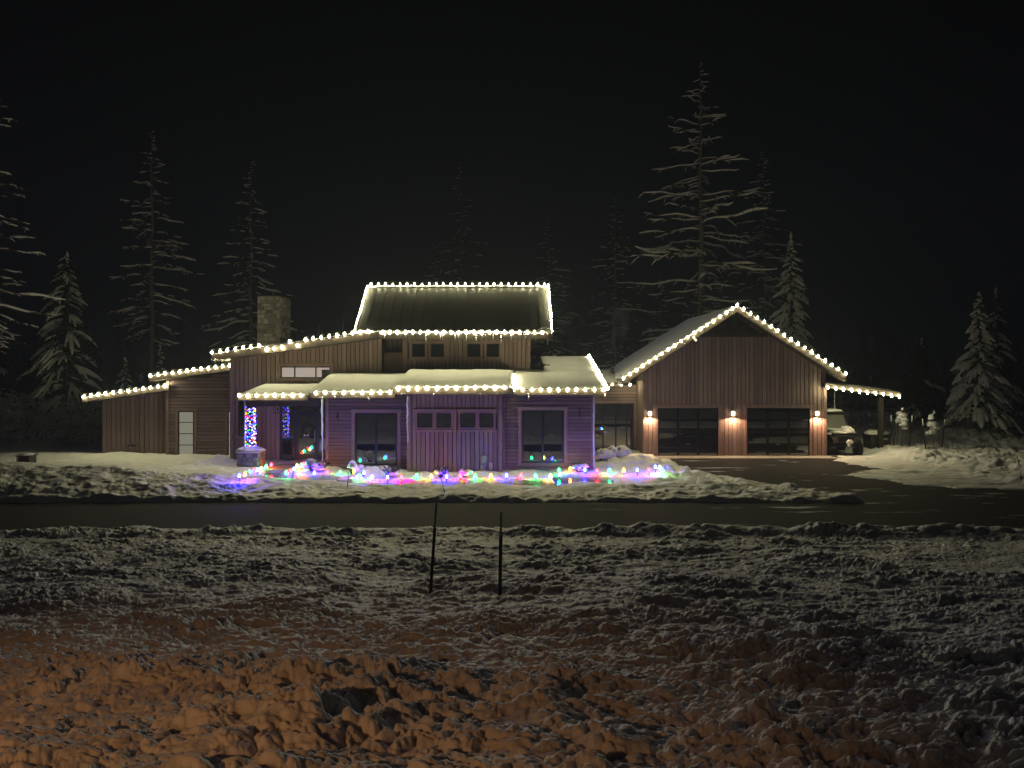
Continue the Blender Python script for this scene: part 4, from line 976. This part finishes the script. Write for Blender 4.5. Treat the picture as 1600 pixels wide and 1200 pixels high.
# saplings in wire cages between two stakes
for i, (px, py, lab, sd) in enumerate(((1408,703,'snow laden sapling in a wire cage nearest the storage bin',3), (1458,708,'snow laden sapling in a wire cage, the farther one from the bin',8))):
    x, y = at(px, py, .15); z0 = gz(x,y)-.05; rr = random.Random(sd)
    sp = root('caged_sapling', (x,y,z0), lab, 'sapling', 'saplings in wire cages')
    mb = MB(); top = Vector((x+.05,y,z0+1.75)); mb.tube([(x,y,z0),(x+.02,y,z0+.9),top], [.03,.022,.006], 6)
    for _ in range(16):
        t = rr.uniform(.3,.95); p = Vector((x,y,z0)).lerp(top,t); a = rr.random()*6.283; d = Vector((math.cos(a)*.45, math.sin(a)*.3, .3))*(1.1-t*.6)
        mb.tube([p, p+d*.6, p+d+Vector((0,0,.06))], [.012,.008,.003], 4)
    part('trunk', mb, M['bark'], sp)
    mb = MB()
    for k in range(11):
        t = rr.uniform(.5,1.0); a = rr.random()*6.283; r_ = .42*(1.15-t); mb.blob((x+r_*math.cos(a), y+r_*.7*math.sin(a), z0+1.75*t*.92), (rr.uniform(.09,.22), .12, rr.uniform(.07,.15)), sd*7+k, .45, 2.6, 10, 7, -.7)
    mb.blob((top.x,top.y,top.z), (.06,.06,.12), sd, .3); part('snow_cap', mb, M['snow_fine'], sp, True)
    mb = MB(); cr = .33
    for k in range(14): a = 2*math.pi*k/14; mb.tube([(x+cr*math.cos(a),y+cr*math.sin(a),z0),(x+cr*math.cos(a),y+cr*math.sin(a),z0+1.0)], .006, 3, False)
    for j in range(11): mb.tube([(x+cr*math.cos(2*math.pi*k/14),y+cr*math.sin(2*math.pi*k/14),z0+.05+j*.095) for k in range(15)], .006, 3, False)
    part('wire_cage', mb, M['grey'], sp)
    for s_ in (-1,1):
        mb = MB(); mb.tube([(x+s_*.36,y-.05,z0),(x+s_*.50,y-.05,z0+1.45)], .025, 6); part('stake', mb, M['fibre'], sp)
        mb = MB(); mb.tube([(x+s_*.476,y-.05,z0+1.2),(x+s_*.503,y-.05,z0+1.48)], .03, 6); part('stake_tip', mb, M['white_paint'], sp)

# ------------------------------------------------------------------ TREES
def bare_conifer(name, x, y, h, label, seed, first=.18, L=3.6, n=70, tr=.22, snow=.75, droop=.12, peak=.4, twigs=6, group='tall sparse conifers behind the house', z0=0.0, lean=0.0, th=1.0):
    rr = random.Random(seed); t0 = root(name, (x,y,z0), label, 'tree', group)
    n = int(n*1.5); mb = MB(); K = 14; pts = [Vector((x+lean*(i/K)+.05*math.sin(i*1.3+seed), y, z0+h*i/K)) for i in range(K+1)]
    mb.tube(pts, [max(.012, tr*(1-i/K)**.85) for i in range(K+1)], 8); part('trunk', mb, M['bark'], t0, True)
    br = MB(); sn = MB()
    for i in range(n):
        t = first+(1-first)*((i+rr.random())/n)
        z = h*t; u = (t-first)/(1-first)
        prof = min(1.0, (u/peak)*.45+.55) if u < peak else max(.05, 1-((u-peak)/(1-peak)))**.85
        if rr.random() < .12: prof *= .45
        ln = L*prof*rr.uniform(.6,1.1); a = rr.random()*6.283
        d = Vector((math.cos(a), math.sin(a), 0)); side = Vector((-d.y, d.x, 0)); dr = droop*rr.uniform(.5,1.7)*(1.3-u)
        o = pts[0].lerp(pts[-1], t); o = Vector((o.x, o.y, z0+z)); bend = rr.uniform(-.12,.12); rise = rr.uniform(-.02,.2)*u
        seg = 7; q = []
        for k in range(seg+1):
            s_ = k/seg; q.append(o + d*ln*s_ + side*(bend*ln*s_*s_ + .025*ln*math.sin(s_*9+i)) + Vector((0,0, ln*(rise*s_ - dr*1.7*s_*s_ + dr*.75*s_**4)+ .015*ln*math.sin(s_*11+i*2))))
        r0 = (.022+.013*ln)*th
        br.tube(q, [r0*(1-.82*k/seg) for k in range(seg+1)], 4, False)
        # snow lying along the branch, broken here and there
        k0 = None
        run = []
        for k in range(1, seg+1):
            if rr.random() < snow: run.append(k)
            if (k not in run or k == seg) and len(run) >= 1:
                ks = [run[0]-1]+run; pp = [q[j]+Vector((0,0,r0*.9)) for j in ks]; m_ = len(pp)
                sn.tube(pp, [r0*1.05*(.35 if (j in (0, m_-1)) else rr.uniform(.8,1.3)) for j in range(m_)], 5, False); run = []
        for _ in range(twigs):
            s_ = rr.uniform(.25,1); k = min(seg-1, int(s_*seg)); p = q[k].lerp(q[k+1], s_*seg-k); sg = rr.choice((-1,1))
            e = (d*rr.uniform(.2,.7)+side*sg*rr.uniform(.4,.9)+Vector((0,0,rr.uniform(-.55,.10)))).normalized()*ln*rr.uniform(.08,.2)*(1.15-.5*s_)
            br.tube([p, p+e*.6, p+e+Vector((0,0,-.1*e.length))], [r0*.38, r0*.28, r0*.12], 3, False)
            if rr.random() < snow*.75: sn.tube([p+Vector((0,0,r0*.4)), p+e*.6+Vector((0,0,r0*.45)), p+e+Vector((0,0,-.1*e.length+r0*.2))], [r0*.25, r0*.55, r0*.15], 4, False)
    part('crown', br, M['twig'], t0, kind='stuff'); part('snow_cover', sn, M['snow_fine'], t0, True, kind='stuff')
    return t0
def snowy_fir(name, x, y, h, label, seed, rad=1.8, n=95, z0=0.0, snow=1.0, first=.10, tr=.14, group='snow laden firs', shape=.9, cap=1.0):
    rr = random.Random(seed); t0 = root(name, (x,y,z0), label, 'tree', group)
    mb = MB(); mb.tube([(x,y,z0),(x+.03,y,z0+h*.5),(x,y,z0+h)], [tr,tr*.6,.012], 8); part('trunk', mb, M['bark'], t0, True)
    gr = MB(); sn = MB()
    for i in range(n):
        t = first+(1-first)*(i+rr.random())/n; R0 = rad*(1-t)**shape*rr.uniform(.55,1.22)+.10
        a = i*2.399+rr.uniform(-.5,.5); d = Vector((math.cos(a), math.sin(a), 0)); side = Vector((-d.y,d.x,0)); o = Vector((x,y,z0+h*t))
        dr = rr.uniform(.45,.8); seg = 6; q = [o+d*R0*s_+Vector((0,0,R0*(.12*s_-dr*s_*s_))) for s_ in [k/seg for k in range(seg+1)]]
        gr.tube(q, [.028*(1-.8*k/seg) for k in range(seg+1)], 3, False)
        for _ in range(int(16+18*R0)):      # needle sprays either side and below
            s_ = rr.uniform(.12,1.0); k = min(seg-1,int(s_*seg)); p = q[k].lerp(q[k+1], s_*seg-k)
            e = (d*rr.uniform(.3,.9)+side*rr.choice((-1,1))*rr.uniform(.2,1.0)+Vector((0,0,rr.uniform(-.75,.05)))).normalized()*rr.uniform(.18,.42)*(.6+.5*R0/rad)
            v = e.cross(Vector((rr.uniform(-.4,.4),rr.uniform(-.4,.4),1))).normalized()*e.length*.22
            gr.poly([p, p+e*.45+v, p+e, p+e*.5-v])
        if rr.random() < snow:              # a drooping hand of snow: middle finger and shorter side fingers
            w0 = cap*(.045+.07*R0)*rr.uniform(.75,1.2)
            for f in range(1 if R0 < .4 else 3):
                fa = (0, .42, -.42)[f]*rr.uniform(.7,1.2); s0 = (.15, .35, .35)[f]; s1 = (1.03, .85, .85)[f]; pp = []; rd = []
                for k in range(7):
                    s_ = s0+(s1-s0)*k/6; kk = min(seg-1,int(min(.999,s_)*seg)); b = q[kk].lerp(q[kk+1], s_*seg-kk)
                    b = b+side*math.sin(fa)*R0*(s_-s0)*.9+Vector((0,0,w0*.45-.10*abs(fa)*R0*(s_-s0)))
                    pp.append(b); rd.append(w0*math.sin(math.pi*(.14+.80*k/6))**.7*rr.uniform(.75,1.2)*(1 if f == 0 else .7))
                sn.tube(pp, rd, 6)
    sn.tube([(x,y,z0+h*.93),(x,y,z0+h*1.0),(x,y,z0+h*1.02)], [.06,.08,.02], 6)
    part('crown', gr, M['needles'], t0, kind='stuff'); part('snow_cover', sn, M['snow_fine'], t0, True, kind='stuff')
    return t0
def hgt(top, D): return CZ+(HOR-top)*D/F

bare_conifer('bare_conifer', PX(1095,48), 48, hgt(98,48), 'tallest sparse conifer with snow lined branches rising behind the garage', 11, first=.20, L=5.4, n=78, tr=.25, snow=.85, droop=.08, peak=.35, th=.88, twigs=7)
bare_conifer('bare_conifer', PX(1194,53), 53, hgt(238,53), 'sparse conifer just right of the tallest tree behind garage', 12, first=.2, L=3.2, n=70, tr=.16, snow=.7)
bare_conifer('bare_conifer', PX(1128,56), 56, hgt(410,56), 'short thin bare tree behind the garage ridge', 13, first=.3, L=1.6, n=26, tr=.09, snow=.7)
bare_conifer('bare_conifer', PX(237,47), 47, hgt(203,47), 'tall sparse conifer with tufted branches above the second shed roof', 14, first=.30, L=3.1, n=50, tr=.19, snow=.7, droop=.16, twigs=16, th=1.15, peak=.25)
bare_conifer('bare_conifer', PX(392,50), 50, hgt(250,50), 'dark sparse conifer just left of the stone chimney', 15, first=.18, L=3.4, n=60, tr=.17, snow=.65, droop=.2, peak=.3, th=1.1)
bare_conifer('bare_conifer', PX(961,58), 58, hgt(306,58), 'faint sparse conifer in the haze left of the garage roof', 16, first=.15, L=3.2, n=60, tr=.17, snow=.55, droop=.14)
bare_conifer('bare_conifer', PX(720,64), 64, hgt(252,64), 'faint tall conifer in haze above middle of upper roof', 17, first=.25, L=2.8, n=55, tr=.15, snow=.5, droop=.14)
bare_conifer('bare_conifer', PX(685,68), 68, hgt(358,68), 'faint small conifer left of the hazy tall one above upper roof', 18, first=.3, L=2.8, n=36, tr=.12, snow=.5)
bare_conifer('bare_conifer', PX(856,62), 62, hgt(338,62), 'faint broad conifer above the right end of the upper roof', 19, first=.12, L=4.0, n=60, tr=.15, snow=.55, droop=.14, peak=.25)
bare_conifer('bare_conifer', PX(1032,60), 60, hgt(430,60), 'faint small conifer between the hazy tree and garage ridge', 20, first=.2, L=1.8, n=40, tr=.11, snow=.5, twigs=10)
bare_conifer('bare_conifer', PX(-28,36), 36, hgt(90,36), 'conifer at left picture edge with long snowy branches reaching in', 21, first=.25, L=3.6, n=62, tr=.2, snow=.65, droop=.16, twigs=9, peak=.3)
snowy_fir('snowy_fir', PX(105,43), 43, hgt(398,43), 'big bushy snow dusted fir left of the far left shed roof', 31, rad=2.6, n=190, snow=.5, first=.16, tr=.17, shape=.62, cap=.75)
snowy_fir('snowy_fir', PX(-2,44), 44, hgt(470,44), 'dark young fir cut by the left picture edge', 32, rad=1.7, n=70, snow=.35, first=.1, cap=.7)
snowy_fir('snowy_fir', PX(195,46), 46, hgt(560,46), 'small snowy fir top showing behind the far left roof', 33, rad=1.1, n=50, snow=.8)
snowy_fir('snowy_fir', PX(250,49), 49, hgt(540,49), 'young fir at the foot of the tall tufted conifer', 34, rad=1.3, n=50, snow=.7)
snowy_fir('snowy_fir', PX(1236,46), 46, hgt(368,46), 'snow laden fir rising behind the right gable edge of garage', 35, rad=2.5, n=120, snow=.95, first=.2)
snowy_fir('snowy_fir', PX(1530,42), 42, hgt(468,42), 'big fir with heavy drooping snow standing at the right of the yard', 36, rad=2.0, n=120, snow=1.0, first=.14, z0=.3, cap=1.25)
snowy_fir('snowy_fir', PX(1556,50), 50, hgt(460,50), 'dim fir just behind the big snow laden fir', 37, rad=2.0, n=80, snow=.5, z0=.3)
snowy_fir('snowy_fir', PX(1440,47), 47, hgt(538,47), 'dark fir without much snow behind the caged saplings', 38, rad=2.3, n=110, snow=.06, z0=.3)
snowy_fir('snowy_fir', PX(1360,56), 56, hgt(590,56), 'dark low fir behind the lean-to posts', 39, rad=2.4, n=60, snow=.05)
snowy_fir('snowy_fir', PX(862,50), 50, hgt(520,50), 'low snowy fir behind the right end of the upper storey', 40, rad=1.8, n=60, snow=.5)

# brushy thicket under the trees at the left: snowy twigs nobody could count
tw = MB(); sn = MB(); rr = random.Random(77)
for _ in range(1500):
    D = rr.uniform(36.5, 46); px = rr.uniform(-120, 160); x = PX(px, D); z = gz(x,D)-.05
    L = rr.uniform(.4, 1.1); d = Vector((rr.uniform(-1,1), rr.uniform(-.6,.6), rr.uniform(.3,1.1))).normalized()*L; p = Vector((x,D,z)); q = p+d*.6; e = p+d+Vector((d.x*.3,0,-.12*L))
    tw.tube([p,q,e], [.015,.012,.004], 3, False)
    if rr.random() < .85: sn.tube([p.lerp(q,.3)+Vector((0,0,.02)), q+Vector((0,0,.025)), e+Vector((0,0,.01))], [.012,rr.uniform(.02,.05),.008], 4, False)
o = solo('undergrowth', tw, M['twig'], 'tangled brush under the trees at the far left', kind='stuff'); p_ = part('snow_cover', sn, M['snow_fine'], o, True, kind='stuff')
tw = MB(); rr = random.Random(78)
for _ in range(500):
    D = rr.uniform(40, 48); px = rr.uniform(1330, 1750); x = PX(px, D); z = gz(x,D)-.05; L = rr.uniform(.4,1.5); d = Vector((rr.uniform(-.7,.7), rr.uniform(-.5,.5), 1)).normalized()*L; p = Vector((x,D,z))
    tw.tube([p, p+d*.6+Vector((.05,0,0)), p+d], [.014,.01,.004], 3, False)
solo('undergrowth', tw, M['twig'], 'dark brush in front of the trees at the right', kind='stuff')
# far woods: one dark mass of conifers ringing the clearing
fw = MB(); rr = random.Random(79)
for i in range(300):
    x = rr.uniform(-110, 110); D = rr.uniform(74, 112); h = rr.uniform(5.5, 9.5); r = rr.uniform(1.6, 3.0)
    for j in range(7):
        t = j/7; zz = h*(.08+.92*t); r_ = r*(1-t)*rr.uniform(.85,1.15); k = 7; a0 = rr.random()*6
        ring = [(x+r_*rr.uniform(.7,1.2)*math.cos(a0+2*math.pi*m_/k), D+r_*rr.uniform(.7,1.2)*math.sin(a0+2*math.pi*m_/k), zz-rr.uniform(.3,.9)) for m_ in range(k)]
        for m_ in range(k): fw.poly([ring[m_], ring[(m_+1)%k], (x, D, zz+h*.2)])
    fw.tube([(x,D,-.2),(x,D,h*.4)], [.18,.1], 4, False)
solo('far_woods', fw, M['needles'], 'dark conifer woods far behind the house', kind='stuff')

# ------------------------------------------------------------------ air: cold mist that the lights glow in, and steam from the flue
def vol(name, dens, noise=None):
    m = bpy.data.materials.new(name); m.use_nodes = True; n = m.node_tree.nodes; l = m.node_tree.links
    n.remove(n['Principled BSDF']); v = n.new('ShaderNodeVolumePrincipled'); v.inputs['Color'].default_value = (.66,.77,.95,1); v.inputs['Density'].default_value = dens; v.inputs['Anisotropy'].default_value = .2
    l.new(v.outputs[0], n['Material Output'].inputs['Volume']); return m, n, l, v
hm, *_ = vol('mist', HAZE_DENS)
mb = MB(); mb.box(-130, 130, -50, 125, -1.2, 32); hz = bpy.data.objects.new('haze', mb.mesh('haze', hm)); COL.objects.link(hz); hz['kind'] = 'stuff'

sm, n, l, v = vol('steam', 1.0)
tc = n.new('ShaderNodeTexCoord'); mp = n.new('ShaderNodeMapping'); mp.inputs['Scale'].default_value = (1.5, 1.5, .8); l.new(tc.outputs['Object'], mp.inputs['Vector'])
nz_ = n.new('ShaderNodeTexNoise'); nz_.inputs['Scale'].default_value = 1.7; nz_.inputs['Detail'].default_value = 3; l.new(mp.outputs[0], nz_.inputs['Vector'])
mr = n.new('ShaderNodeMapRange'); mr.inputs['From Min'].default_value = .42; mr.inputs['From Max'].default_value = .72; mr.inputs['To Max'].default_value = .55
l.new(nz_.outputs['Fac'], mr.inputs['Value']); l.new(mr.outputs[0], v.inputs['Density'])
mb = MB(); mb.tube([(5.0,38.2,4.2),(5.1,38.2,4.6),(5.15,38.2,5.1),(5.3,38.2,5.7),(5.35,38.2,6.3),(5.5,38.2,6.9),(5.5,38.2,7.3)], [.1,.24,.34,.42,.45,.35,.1], 10)
o = solo('steam', mb, sm, 'thin steam rising from the flue left of the garage', kind='stuff')
